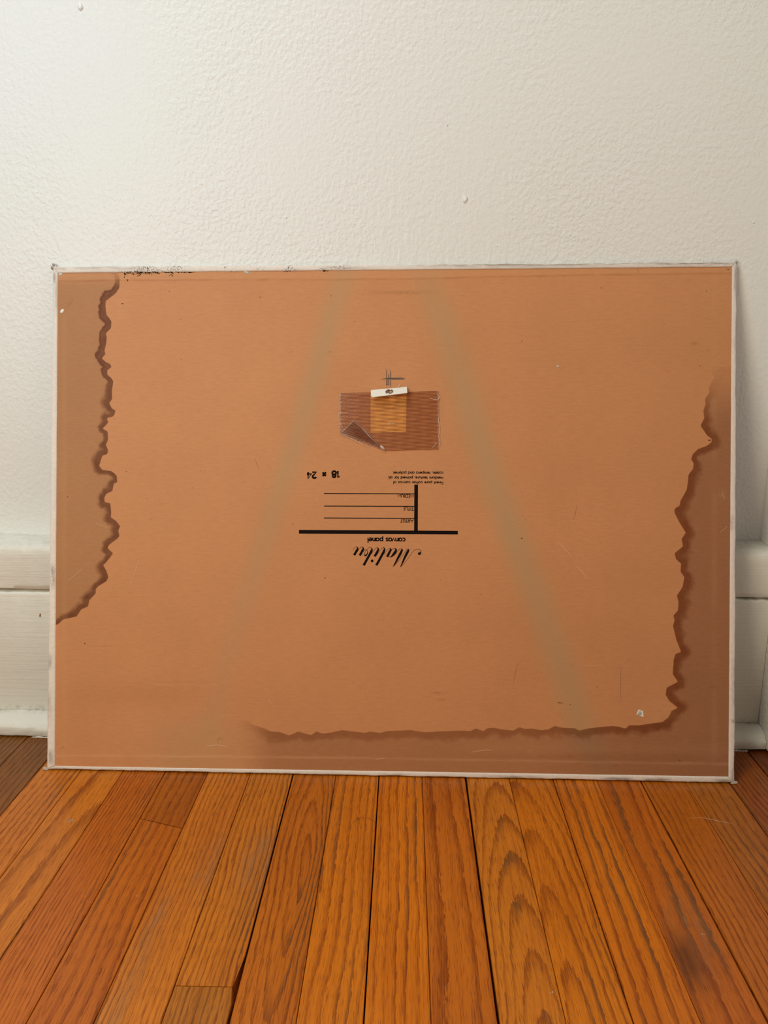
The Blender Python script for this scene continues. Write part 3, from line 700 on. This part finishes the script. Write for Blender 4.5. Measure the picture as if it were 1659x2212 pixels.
# geometric sans stroke font; unit = x-height, y up from the baseline; glyph = (advance, [polylines])
def arc(cx, cy, r, a0, a1, n=12, ry=None):
    ry = r if ry is None else ry
    return [(cx + r*math.cos(math.radians(a0 + (a1-a0)*i/n)), cy + ry*math.sin(math.radians(a0 + (a1-a0)*i/n))) for i in range(n+1)]
O_ = arc(.5, .5, .42, 0, 360, 18)
G = {
 'a': (1.12, [O_, [(.92, 0), (.92, 1)]]), 'c': (.88, [arc(.5, .5, .42, 50, 310)]),
 'd': (1.12, [O_, [(.92, 0), (.92, 1.5)]]), 'e': (1.0, [[(.1, .5), (.9, .5)], arc(.5, .5, .42, 0, 315)]),
 'f': (.55, [[(.25, 0), (.25, 1.15)] + arc(.47, 1.2, .22, 180, 80, 5), [(.02, .92), (.5, .92)]]),
 'i': (.36, [[(.16, 0), (.16, .98)], [(.16, 1.28), (.16, 1.5)]]), 'l': (.36, [[(.16, 0), (.16, 1.5)]]),
 'm': (1.45, [[(.12, 0), (.12, 1)], [(.12, .5)] + arc(.41, .62, .28, 180, 0, 8) + [(.69, 0)], [(.69, .5)] + arc(.98, .62, .28, 180, 0, 8) + [(1.26, 0)]]),
 'n': (.95, [[(.12, 0), (.12, 1)], [(.12, .5)] + arc(.43, .6, .31, 180, 0, 8) + [(.74, 0)]]),
 'o': (1.0, [O_]), 'p': (1.1, [[(.1, 1), (.1, -.5)], arc(.52, .5, .42, 0, 360, 18)]),
 'r': (.58, [[(.12, 0), (.12, 1)], [(.12, .6)] + arc(.38, .66, .26, 180, 70, 5)]),
 's': (.72, [[(.6, .80), (.46, .93), (.28, .93), (.14, .80), (.2, .62), (.5, .42), (.58, .24), (.44, .08), (.24, .07), (.08, .2)]]),
 't': (.56, [[(.25, 0), (.25, 1.35)], [(.02, .92), (.5, .92)]]),
 'u': (.95, [[(.12, 1), (.12, .4)] + arc(.43, .4, .31, 180, 360, 8) + [(.74, 1)], [(.74, 1), (.74, 0)]]),
 'v': (.86, [[(.05, 1), (.42, .04), (.79, 1)]]), 'x': (.84, [[(.08, 1), (.74, 0)], [(.74, 1), (.08, 0)]]),
 'y': (.88, [[(.05, 1), (.44, .05)], [(.82, 1), (.22, -.5)]]), ',': (.35, [[(.2, .12), (.1, -.25)]]), '.': (.35, [[(.15, .0), (.15, .2)]]),
 ' ': (.72, []), 'F': (.78, [[(.14, 0), (.14, 1.42), (.7, 1.42)], [(.14, .75), (.6, .75)]]),
 'A': (1.0, [[(.03, 0), (.5, 1), (.97, 0)], [(.2, .32), (.8, .32)]]), 'R': (.72, [[(.12, 0), (.12, 1), (.4, 1)] + arc(.4, .75, .24, 90, -90, 6) + [(.12, .5)], [(.35, .5), (.68, 0)]]),
 'T': (.66, [[(.33, 0), (.33, 1)], [(.02, 1), (.64, 1)]]), 'I': (.3, [[(.15, 0), (.15, 1)]]), 'S': (.62, [[(.5, .84), (.38, .95), (.22, .95), (.12, .8), (.18, .62), (.42, .42), (.5, .24), (.38, .06), (.2, .06), (.06, .18)]]),
 'L': (.56, [[(.12, 1), (.12, 0), (.5, 0)]]), 'E': (.64, [[(.56, 1), (.12, 1), (.12, 0), (.56, 0)], [(.12, .52), (.5, .52)]]),
 'M': (1.05, [[(.1, 0), (.2, 1), (.52, .15), (.84, 1), (.94, 0)]]), 'D': (.88, [[(.12, 0), (.12, 1), (.3, 1)] + arc(.3, .5, .5, 90, -90, 10) + [(.12, 0)]]),
 'U': (.86, [[(.12, 1), (.12, .36)] + arc(.43, .36, .31, 180, 360, 8) + [(.74, 1)]]),
 '1': (.48, [[(.08, .84), (.3, 1), (.3, 0)]]), '8': (.72, [arc(.35, .76, .21, 0, 360, 14), arc(.35, .28, .27, 0, 360, 14)]),
 '2': (.72, [arc(.34, .72, .25, 165, -20, 8) + [(.1, .04), (.64, .04)]]), '4': (.74, [[(.5, 0), (.5, 1), (.05, .3), (.68, .3)]]),
 'X': (.62, [[(.06, .72), (.54, .12)], [(.54, .72), (.06, .12)]]),
}
def text(string, xr, xl, yb_r, yb_l, h, wt, name='printed_lettering', off=0.00006):
    """upside-down line: starts at right pixel xr, ends at xl; baseline at yb; letters grow downwards in the photo"""
    pen = Pen(off); tot = sum(G[c][0] for c in string)
    sx = (xr-xl)/tot; u = 0.0
    for c in string:
        adv, lines = G[c]
        for ln in lines:
            pts = []
            for (x, y) in ln:
                xx = xr - (u + x)*sx; yb_ = yb_r + (yb_l-yb_r)*((u+x)/tot)
                pts.append((xx, yb_ + y*h, wt))
            pen.stroke(pts)
        u += adv
    return pen.done(name, M_INK)
text('18 X 24', 734.5, 662, 1017.2, 1020.2, 13.6, 4.2)
text('casein, tempera and polymer.', 957.5, 847, 1019.0, 1018.6, 4.1, 1.3)
text('medium texture, primed for oil,', 957.5, 838, 1029.4, 1029.0, 4.1, 1.3)
text('Finest pure cotton canvas of', 957.5, 849, 1040.0, 1039.4, 4.1, 1.3)
text('MEDIUM', 894, 858.5, 1068.4, 1067.6, 6.8, 1.4)
text('TITLE', 894, 870.8, 1095.8, 1095.2, 6.6, 1.4)
text('ARTIST', 893.5, 864.5, 1121.8, 1121.2, 6.8, 1.4)
text('canvas panel', 875.5, 793.5, 1161.9, 1161.5, 7.3, 2.5)
for (a, b) in (((700, 1066.0, 1.9), (897, 1066.8, 1.9)), ((700, 1093.2, 1.9), (897, 1094.0, 1.9)), ((700, 1119.0, 1.9), (897, 1119.8, 1.9)),
               ((645.8, 1148.8, 8.1), (988.9, 1150.6, 8.1)), ((899.0, 1046.8, 8.0), (898.5, 1149, 8.0))):
    pn = Pen(0.00005); pn.stroke([a, b]); pn.done('printed_rule', M_INK)
# script logo
pn = Pen(0.00006)
def T(pts): return [(740 + x/8.295, 1150 + y/8.295, w_/8.295) for x, y, w_ in pts]
for st in (
 [(1370,392,30),(1398,372,22),(1405,345,11),(1385,315,8),(1340,300,6),(1295,315,5),(1250,360,5),(1200,430,5),(1130,520,5),(1060,600,6),(1038,618,7)],
 [(1036,620,9),(1075,540,26),(1115,450,38),(1155,370,44),(1178,325,36),(1178,305,18),(1162,300,8)],
 [(1162,300,8),(1140,320,6),(1080,410,5),(1010,500,5),(940,580,6),(908,612,7)],
 [(906,614,9),(950,540,26),(993,460,38),(1037,380,44),(1063,322,36),(1062,300,18),(1042,292,8)],
 [(1042,292,8),(1010,310,6),(975,355,5),(930,405,6),(900,430,6)],
 [(865,345,6),(890,305,7),(925,287,8),(950,296,22),(955,330,42),(920,385,46),(885,425,30),(858,445,9),(838,435,6),(838,400,6),(862,350,6)],
 [(797,440,40),(832,372,42),(862,312,34),(860,293,18),(840,285,8),(815,300,6),(780,345,5),(738,402,5)],
 [(604,590,44),(650,510,42),(698,420,42),(742,335,42),(752,292,22),(733,273,9),(710,283,6),(670,328,5),(612,408,5)],
 [(574,432,44),(610,370,42),(638,312,36),(638,288,20),(618,273,8),(595,285,6),(560,325,5),(518,385,5)],
 [(378,591,44),(428,500,42),(478,410,42),(518,332,42),(525,296,22),(505,273,8),(475,274,6),(445,292,6),(425,325,6)],
 [(418,310,6),(440,325,9),(449,355,12),(437,392,20),(408,418,26),(396,400,14),(400,362,6),(418,328,6)],
 [(425,318,6),(405,310,6),(378,335,5),(338,392,5)],
 [(308,415,42),(340,358,42),(368,303,36),(367,277,20),(350,261,8),(325,270,6),(290,312,5),(252,366,5)],
 [(207,410,42),(240,350,42),(268,297,36),(266,272,18),(247,258,8),(220,268,6),(198,297,5),(184,326,4)]):
    pn.stroke(T(st), smooth=True)
pn.disc(740 + 1376/8.295, 1150 + 381/8.295, 25/8.295, 26/8.295); pn.disc(740 + 530/8.295, 1150 + 511/8.295, 24/8.295, 27/8.295)
pn.done('printed_logo', M_INK, 'flowing black script printed upside down')
# pencil cross
pn = Pen(0.00005)
for st in ([(834.6,798,1),(835,808,1.6),(835.3,818,1.6),(834.8,831,1.8)], [(843,800,1),(844.2,808,2),(844,818,1.6),(844.3,836,1.5)], [(840,809,1.6),(839.6,818,2),(840,831,2)],
           [(825,819,1),(833,818,2.2),(845,817.6,3),(866,817,2.6),(875,817.5,1)], [(846,820,1),(872,819.4,1.4)], [(834.6,831.5,1.6),(841,831.3,1.6)], [(837.3,820,.9),(837,831,.9)], [(835.6,832,.6),(835.4,839,.5)]):
    pn.stroke(st)
pn.done('pencil_mark', M_PENCIL, 'small grey pencil cross')

# ---- specks, scratches, paint spots
pn = Pen(0.00007); rs = random.Random(11)
for (x, y, rx, ry) in ((264.5,656,3,1.1),(183,1390,1.4,1.2),(702,1248,1.2,1.2),(1127,1163,1.4,1.6),(1127,737,1.0,1.2),(1208,1518,4,.9),(1214,1518.5,3,.7),(1232,1522,1.4,.8),(1573,582,2,1),(1468,1642,3,.7),(1532.5,951,3,1.4),(1512,790,1.3,.8),(390,690,.8,.6),(366,629,1.3,.8),(562,642,1.2,.9),(715,639,1.0,.8),(766,695,1,.9),(713,760,1.4,.7),(632,1132,1.4,.7),(1290,1484,1,.8),(1299,622,1.3,.9),(1526,629,.7,1.6),(392,777,.8,.8),(146,1073,1,1),(239,1395,1,.6),(1545,668,.8,.6),(273,1019,1.6,.7),(1417,1056,.9,.7)):
    pn.disc(x, y, rx, ry, 9)
for i in range(90): 
    x = rs.uniform(130, 1570); y = rs.uniform(610, 1640); pn.disc(x, y, rs.uniform(.35, .8), rs.uniform(.3, .6), 6)
pn.done('dark_specks', M_SPECK, 'scattered dark specks', 'stuff')
pn = Pen(0.00007)
for st in ([(1205,1170),(1222,1188),(1236,1202)], [(1246,1222),(1258,1236),(1268,1251)], [(685,1070),(683,1083)], [(300,1210),(281,1262)], [(440,1612),(468,1609),(495,1613)], [(1262,1438),(1300,1436)], [(580,1512),(586,1520)], [(148,1254),(178,1228)], [(208,1130),(232,1140)], [(811,1640),(830,1638)], [(1020,1624),(1050,1620),(1065,1621)], [(1560,1064),(1565,1079)], [(1556,1150),(1571,1137)], [(598,638),(602,643)], [(470,1600),(478,1606)]):
    pn.stroke([(x, y, 1.0 if 0 < i < len(st)-1 else 0.5) for i, (x, y) in enumerate(st)])
pn.done('pale_scratches', M_SCRATCH, 'thin pale scratches in the paper', 'stuff')
pn = Pen(0.00007)
for st in ([(550,990),(554,1000),(560,1015)], [(1246,1092),(1243,1110),(1237,1122)], [(1118,1432),(1113,1455),(1109,1476)], [(1341,1440),(1341,1470),(1340,1514)], [(471,1605),(471,1596),(476,1594),(481,1598)], [(131,1618),(136,1614),(139,1612)], [(625,762),(632,759)], [(1232,1442),(1240,1432)], [(1378,565),(1378,590)]):
    pn.stroke([(x, y, 1.3 if 0 < i < len(st)-1 else 0.5) for i, (x, y) in enumerate(st)])
pn.done('dark_scratches', M_SCUFF, 'thin darker scuffs in the paper', 'stuff')
def spot(px, py, rx, ry, ang, mat, label):
    c = B(px, py, 0.0); bm = bmesh.new(); bmesh.ops.create_icosphere(bm, subdivisions=2, radius=1.0)
    s = 0.00041; vs = []
    for v in bm.verts:
        x, z = v.co.x*rx*s, v.co.z*ry*s
        xr, zr = x*math.cos(ang)-z*math.sin(ang), x*math.sin(ang)+z*math.cos(ang)
        vs.append((c.x+xr, v.co.y*0.0004, c.z+zr))
    o = link_mesh('paint_spot', vs, [tuple(v.index for v in f.verts) for f in bm.faces], mat, panel, True); bm.free(); o['label'] = label
spot(134, 672, 5.5, 3.6, 0.9, M_WHITE, 'white dab of paint')
spot(130.5, 592, 5.0, 4.0, 0.2, M_BLUEWHITE, 'pale bluish dab of paint')
spot(1205, 791.5, 2.8, 2.4, 0, M_BLUEWHITE, 'small pale grey dab of paint')
spot(532, 588, 7, 2.6, -0.3, M_BLUEWHITE, 'pale bluish smear of paint')
# black ink bleeding below the top fold
pn = Pen(0.0001); rs = random.Random(4)
for (xa, xb, n_, dens) in ((268, 300, 36, 6), (300, 345, 46, 3), (350, 420, 50, 2.0), (268, 276, 12, 16), (298, 304, 10, 14), (366, 374, 12, 8), (612, 640, 8, 2), (696, 712, 9, 3), (498, 508, 5, 3)):
    for i in range(n_):
        x = rs.uniform(xa, xb); y0 = 590 - (x-125)*0.0093; y = y0 - 0.6 + abs(rs.gauss(0, dens*0.5))
        pn.disc(x, y, rs.uniform(.6, 2.6 if dens < 5 else 1.3), rs.uniform(.5, 1.2), 8)
pn.done('ink_splatter', M_INK, 'black ink spatter below the top fold', 'stuff')

# ---- torn paper scrap with digits, lower right
def flat_poly(name, px, off, th, mat, parent=panel, label=None):
    f_ = [B(x, y, off) for x, y in px]; n = len(f_)
    vs = f_ + [Vector((v.x, v.y+th, v.z)) for v in f_]
    o = link_mesh(name, vs, [tuple(range(n)), tuple(reversed(range(n, 2*n)))] + [(i, n+i, n+(i+1) % n, (i+1) % n) for i in range(n)], mat, parent)
    if label: o['label'] = label
    return o
scrap = flat_poly('paper_scrap', [(1379.3, 1532.8), (1389, 1536.2), (1390.6, 1549.2), (1374.6, 1543.2)], 0.00025, 0.0002, M_TAB, label='tiny torn white price scrap printed with digits')
pn = Pen(0.0003)
ca_ = lambda cx, cy, rx, ry, a0, a1, w_: [(cx + rx*math.cos(math.radians(a0+(a1-a0)*i/14)), cy + ry*math.sin(math.radians(a0+(a1-a0)*i/14)), w_) for i in range(15)]
pn.stroke(ca_(1381.8, 1542.6, 3.6, 2.0, 0, 360, .95))
pn.stroke([(1380.2, 1537.2, .6), (1383, 1536.4, .6), (1386.6, 1540.4, .8), (1383.4, 1538.4, .7), (1380.4, 1538.6, .6)])
pn.done('printed_digits', M_INK, parent=scrap)

# ---- picture hanger: orange gummed square, ribbed clear tape over it, cloth tab with eyelet
k = N('orange_gum', 0.35, 0.5); p = k.obj()
k.col(k.mix(k.mapr(k.noise(p, 260, 3), 0.3, 0.7), (0.96, 0.47, 0.12, 1), (0.97, 0.53, 0.15, 1))); M_GUM = k.mat
hanger = flat_poly('picture_hanger', [(800.5, 852), (878.5, 846), (877.5, 934), (800.5, 934.5)], 0.0003, 0.00028, M_GUM, label='orange gummed square under the tape with a white cloth tab')
def tape_material():
    k = N('ribbed_tape', 0.18, 0.6)
    h = k.attr('rib')                       # 1 on the rib crest, 0 in the valley
    p = k.obj()
    nz = k.noise(k.scalev(p, (180, 1, 900)), 1.0, 3, 0.6)
    v = k.math('ADD', h, k.math('MULTIPLY', k.math('SUBTRACT', nz, 0.5), 0.35), clamp=True)
    tr = k.n('ShaderNodeBsdfTransparent'); k.set(tr.inputs[0], k.mix(v, (0.38, 0.13, 0.075, 1), (0.97, 0.93, 0.88, 1)))
    k.col(k.mix(v, (0.30, 0.09, 0.035, 1), (0.80, 0.52, 0.36, 1)))
    mx = k.n('ShaderNodeMixShader')
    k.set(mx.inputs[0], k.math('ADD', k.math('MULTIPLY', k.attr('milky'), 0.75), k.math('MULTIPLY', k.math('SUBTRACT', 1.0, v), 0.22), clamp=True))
    k.t.links.new(tr.outputs[0], mx.inputs[1]); k.t.links.new(k.b.outputs[0], mx.inputs[2])
    gl = k.n('ShaderNodeBsdfGlossy'); gl.inputs['Roughness'].default_value = 0.16; gl.inputs[0].default_value = (1, 1, 1, 1)
    m2 = k.n('ShaderNodeMixShader'); m2.inputs[0].default_value = 0.045
    k.t.links.new(mx.outputs[0], m2.inputs[1]); k.t.links.new(gl.outputs[0], m2.inputs[2])
    k.t.links.new(m2.outputs[0], k.t.nodes['Material Output'].inputs[0])
    return k.mat
M_TAPE = tape_material()
PITCH = 3.02
def tape_y(x): return -0.045*(x-840)      # ribs rise slightly to the right
def rib_at(x, y):
    return 0.5 + 0.5*math.cos(2*math.pi*(y - 850 + 0.020*(x-733))/PITCH)
def tape_mesh(name, inside, x0, x1, y0, y1, off, nx, per, parent, label=None, base_m=0.0):
    ny = int((y1-y0)/PITCH*per); mb = MB(); rib = []; milky = []; idx = {}
    def vert(i, j):
        if (i, j) in idx: return idx[(i, j)]
        fx = i/nx; fy = j/ny
        ya = y0; yb_ = y1
        y = ya + (yb_-ya)*fy
        xl, xr = inside(y)
        x = xl + (xr-xl)*fx
        x = min(max(x, xl), xr)
        r_ = rib_at(x, y)
        mb.v.append(tuple(B(x, y - 0.020*(x-840), off + 0.00022*r_))); rib.append(float(sstep(0.10, 0.50, r_)))
        e = min(x-xl, xr-x)
        mk = base_m + 0.75*max(0, 1-e/2.2)
        milky.append(mk)
        idx[(i, j)] = len(mb.v)-1; return idx[(i, j)]
    for j in range(ny):
        for i in range(nx):
            mb.f.append((vert(i, j), vert(i+1, j), vert(i+1, j+1), vert(i, j+1)))
    o = mb.build(name, M_TAPE, parent, True); fattr(o, 'rib', rib); fattr(o, 'milky', milky)
    if label: o['label'] = label
    return o
def tape_span(y):
    jag = 1.4*float(vn1(y/2.2, 3)) + 1.2*float(vn1(y/7.0, 4))
    xl = 734 + 1.6*float(vn1(y/3.0, 8)); xr = 948 + jag
    if y > 936: xl = 734 + (y-936)/(974.5-936)*100
    return xl, xr
tape = tape_mesh('clear_tape', tape_span, 733, 950, 847, 974, 0.00050, 48, 6, panel, 'clear ribbed tape holding the hanger')
# folded-over corner of the tape
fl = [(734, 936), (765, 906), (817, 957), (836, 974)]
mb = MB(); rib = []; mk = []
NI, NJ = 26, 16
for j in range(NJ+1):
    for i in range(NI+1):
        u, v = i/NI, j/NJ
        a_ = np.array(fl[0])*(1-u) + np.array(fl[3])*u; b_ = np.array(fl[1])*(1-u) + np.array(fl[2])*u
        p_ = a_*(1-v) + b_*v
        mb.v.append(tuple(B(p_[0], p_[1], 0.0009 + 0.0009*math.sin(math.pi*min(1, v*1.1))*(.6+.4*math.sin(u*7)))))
        rib.append(0.5 + 0.5*math.cos(2*math.pi*(v*9 + u*2))); mk.append(0.12 + 0.55*math.exp(-(v/0.10)**2) + 0.5*math.exp(-((1-v)/0.08)**2) + (0.6 if i in (0, NI) else 0) - 0.2*math.exp(-((u-.45)/.25)**2-((v-.5)/.3)**2))  # fold edges paler: their highlights are put into the film
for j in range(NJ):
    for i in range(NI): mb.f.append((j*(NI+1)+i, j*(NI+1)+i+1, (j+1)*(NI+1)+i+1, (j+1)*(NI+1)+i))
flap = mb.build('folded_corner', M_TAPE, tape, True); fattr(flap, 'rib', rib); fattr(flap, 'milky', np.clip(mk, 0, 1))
# bright crumples of the film
k = N('crumpled_film', 0.12, 0.8); k.col((0.85, 0.72, 0.62, 1)); k.b.inputs['Alpha'].default_value = 0.55; M_FILM = k.mat
mb = MB()
for t in ([(733, 902), (731, 896), (735, 890)], [(733, 915), (738, 918), (740, 924)], [(946, 852), (949, 858), (946, 864), (938, 863), (926, 859)], [(947, 900), (949, 925), (948, 945), (951, 955), (948, 963)], [(934, 968), (941, 959), (945, 957)],
          [(735, 934), (748, 925), (762, 910)], [(738, 938), (765, 950), (800, 966)], [(782, 925), (800, 945), (814, 957)]):
    mb = MB(); tube(mb, [B(x, y, 0.0012) for x, y in t], 0.00024, 6); mb.build('crumpled_edge', M_FILM, tape, True)
mb = MB(); tube(mb, [B(822, 963, 0.0016), B(826, 967, 0.0019), B(831, 971, 0.0016)], [0.0009, 0.0014, 0.0007], 8); mb.build('glossy_crease', M_FILM, tape, True)
mb = MB(); tube(mb, [B(840, 917, 0.0008), B(843, 914.5, 0.0009), B(848, 914.5, 0.0009), B(854, 918, 0.0008)], 0.0003, 6)
mb.build('glossy_crease', M_FILM, tape, True)

# cloth tab folded forward, with a real hole for the eyelet
hL, hR = B(801, 843.5, 0.0010), B(879, 836.5, 0.0010)
fL, fR = B(803, 858.8, 0.0085), B(880, 849.2, 0.0085)
def tabp(u, v, th=0.0): 
    p_ = (hL*(1-u) + hR*u)*(1-v) + (fL*(1-u) + fR*u)*v
    return p_ + TN_*th
TN_ = (hR-hL).cross(fL-hL).normalized()
if TN_.y > 0: TN_ = -TN_
wid = (hR-hL).length; hei = (fL-hL).length
cu, cv, rad_u, rad_v = 0.505, 0.52, 0.0031/wid, 0.0031/hei
n = 48; vs = []; 
def rect_pt(a):
    dx, dy = math.cos(a), math.sin(a)
    tx = ((1-cu) if dx > 0 else cu)/max(abs(dx)/1, 1e-6); ty = ((1-cv) if dy > 0 else cv)/max(abs(dy), 1e-6)
    t = min(tx, ty); return cu + dx*t, cv + dy*t
angs = sorted([2*math.pi*q/n for q in range(n)] + [math.atan2(sy-cv, sx-cu) % (2*math.pi) for sx in (0, 1) for sy in (0, 1)])
n = len(angs)
for th in (0.00045, 0.0):
    for a in angs: vs.append(tabp(cu + rad_u*math.cos(a), cv + rad_v*math.sin(a), th))
    for a in angs: u, v = rect_pt(a); vs.append(tabp(u, v, th))
fs = []
for q in range(n):
    r_ = (q+1) % n
    fs += [(q, r_, n+r_, n+q), (2*n+q, 3*n+q, 3*n+r_, 2*n+r_), (n+q, n+r_, 3*n+r_, 3*n+q), (q, 2*n+q, 2*n+r_, r_)]
tab = link_mesh('cloth_tab', vs, fs, M_TAB, hanger); tab['label'] = 'white cloth tab bent forward'
# the tab's root running down under the tape
flat_poly('tab_root', [(801, 843.2), (879, 836.2), (879, 850), (801, 856)], 0.00075, 0.0004, M_TAB, hanger)
def ring(name, R, r, mat, parent, th=0.0005, nn=40, mm=8, squash=1.0):
    c = tabp(cu, cv, th); U = (hR-hL).normalized(); V = TN_.cross(U).normalized(); vs = []
    for i in range(nn):
        a = 2*math.pi*i/nn; dr = U*math.cos(a) + V*math.sin(a)
        for j in range(mm):
            b = 2*math.pi*j/mm; vs.append(c + dr*(R + r*math.cos(b)) + TN_*(r*squash*math.sin(b)))
    fs = [(i*mm+j, ((i+1) % nn)*mm+j, ((i+1) % nn)*mm+(j+1) % mm, i*mm+(j+1) % mm) for i in range(nn) for j in range(mm)]
    o = link_mesh(name, vs, fs, mat, parent, True); return o
o = ring('eyelet', 0.00295, 0.0006, M_METAL, hanger); o['label'] = 'grey metal eyelet'
mb = MB(); tube(mb, [B(855, 838, 0.0016), B(859, 836.5, 0.002), B(862, 833, 0.0022), B(864, 829, 0.002)], 0.00022, 5); tube(mb, [B(859, 837.5, 0.0018), B(863, 836.5, 0.002)], 0.0002, 5)
mb.build('loose_thread', M_THREAD, hanger)

# ================================================================== bits lying on the floor
def blobs(mb, c, r, n_, seed, flat=0.5):
    rr_ = random.Random(seed)
    for i in range(n_):
        q = Vector((c.x + rr_.gauss(0, r), c.y + rr_.gauss(0, r), 0)); s = rr_.uniform(0.25, 0.6)*r
        bm = bmesh.new(); bmesh.ops.create_icosphere(bm, subdivisions=1, radius=1.0)
        mb.add([(q.x - c.x + v.co.x*s, q.y - c.y + v.co.y*s, s*flat + v.co.z*s*flat) for v in bm.verts], [tuple(v.index for v in f.verts) for f in bm.faces]); bm.free()
def bit(name, px, py, r, n_, seed, mat, label, cat, strands=()):
    c = on_floor(px, py); mb = MB(); blobs(mb, c, r, n_, seed)
    for t in strands: tube(mb, [on_floor(x, y) - c + Vector((0, 0, 0.0004 + 0.0008*math.sin(math.pi*i/(len(t)-1)))) for i, (x, y) in enumerate(t)], 0.00012, 5)
    o = mb.build(name, mat, None, True); o.location = c; tag(o, label, cat); return o
bit('dust_fluff', 151, 1774, 0.0011, 9, 1, M_DUST, 'small whitish smudge of fluff on the floorboards at the left', 'fluff', [[(143, 1778), (150, 1771), (158, 1776)], [(146, 1770), (153, 1777)]])
o = bit('hair_curl', 772, 1774, 0.0005, 4, 2, M_HAIR, 'curled dark hair lying on the floor in front of the panel', 'hair', [[(762, 1779), (770, 1771), (780, 1769), (795, 1770), (805, 1774), (811, 1778)], [(775, 1765), (776, 1780), (780, 1792)]])
bit('pale_strand', 1540, 1773, 0.0001, 2, 3, M_THREAD, 'long thin pale thread on the floor near the right corner of the panel', 'thread', [[(1490, 1768), (1520, 1769), (1540, 1774), (1565, 1778), (1590, 1782)]])
bit('paint_crumb', 1517, 2018, 0.0006, 3, 4, M_WHITE, 'white crumb on the floor at the lower right', 'crumb')
bit('paint_crumb', 1191, 2143, 0.0005, 3, 5, M_WHITE, 'white crumb on the floor near the bottom, right of the middle', 'crumb')
bit('paint_crumb', 296, 1935, 0.0004, 3, 6, M_WHITE, 'tiny white crumb on a reddish plank left of the middle', 'crumb')
bit('paint_crumb', 1238, 1712, 0.0004, 2, 7, M_WHITE, 'tiny white crumb close to the bottom edge of the panel', 'crumb')
bit('paint_crumb', 11, 1597, 0.0004, 2, 8, M_WHITE, 'tiny white crumb beside the baseboard left of the panel', 'crumb')
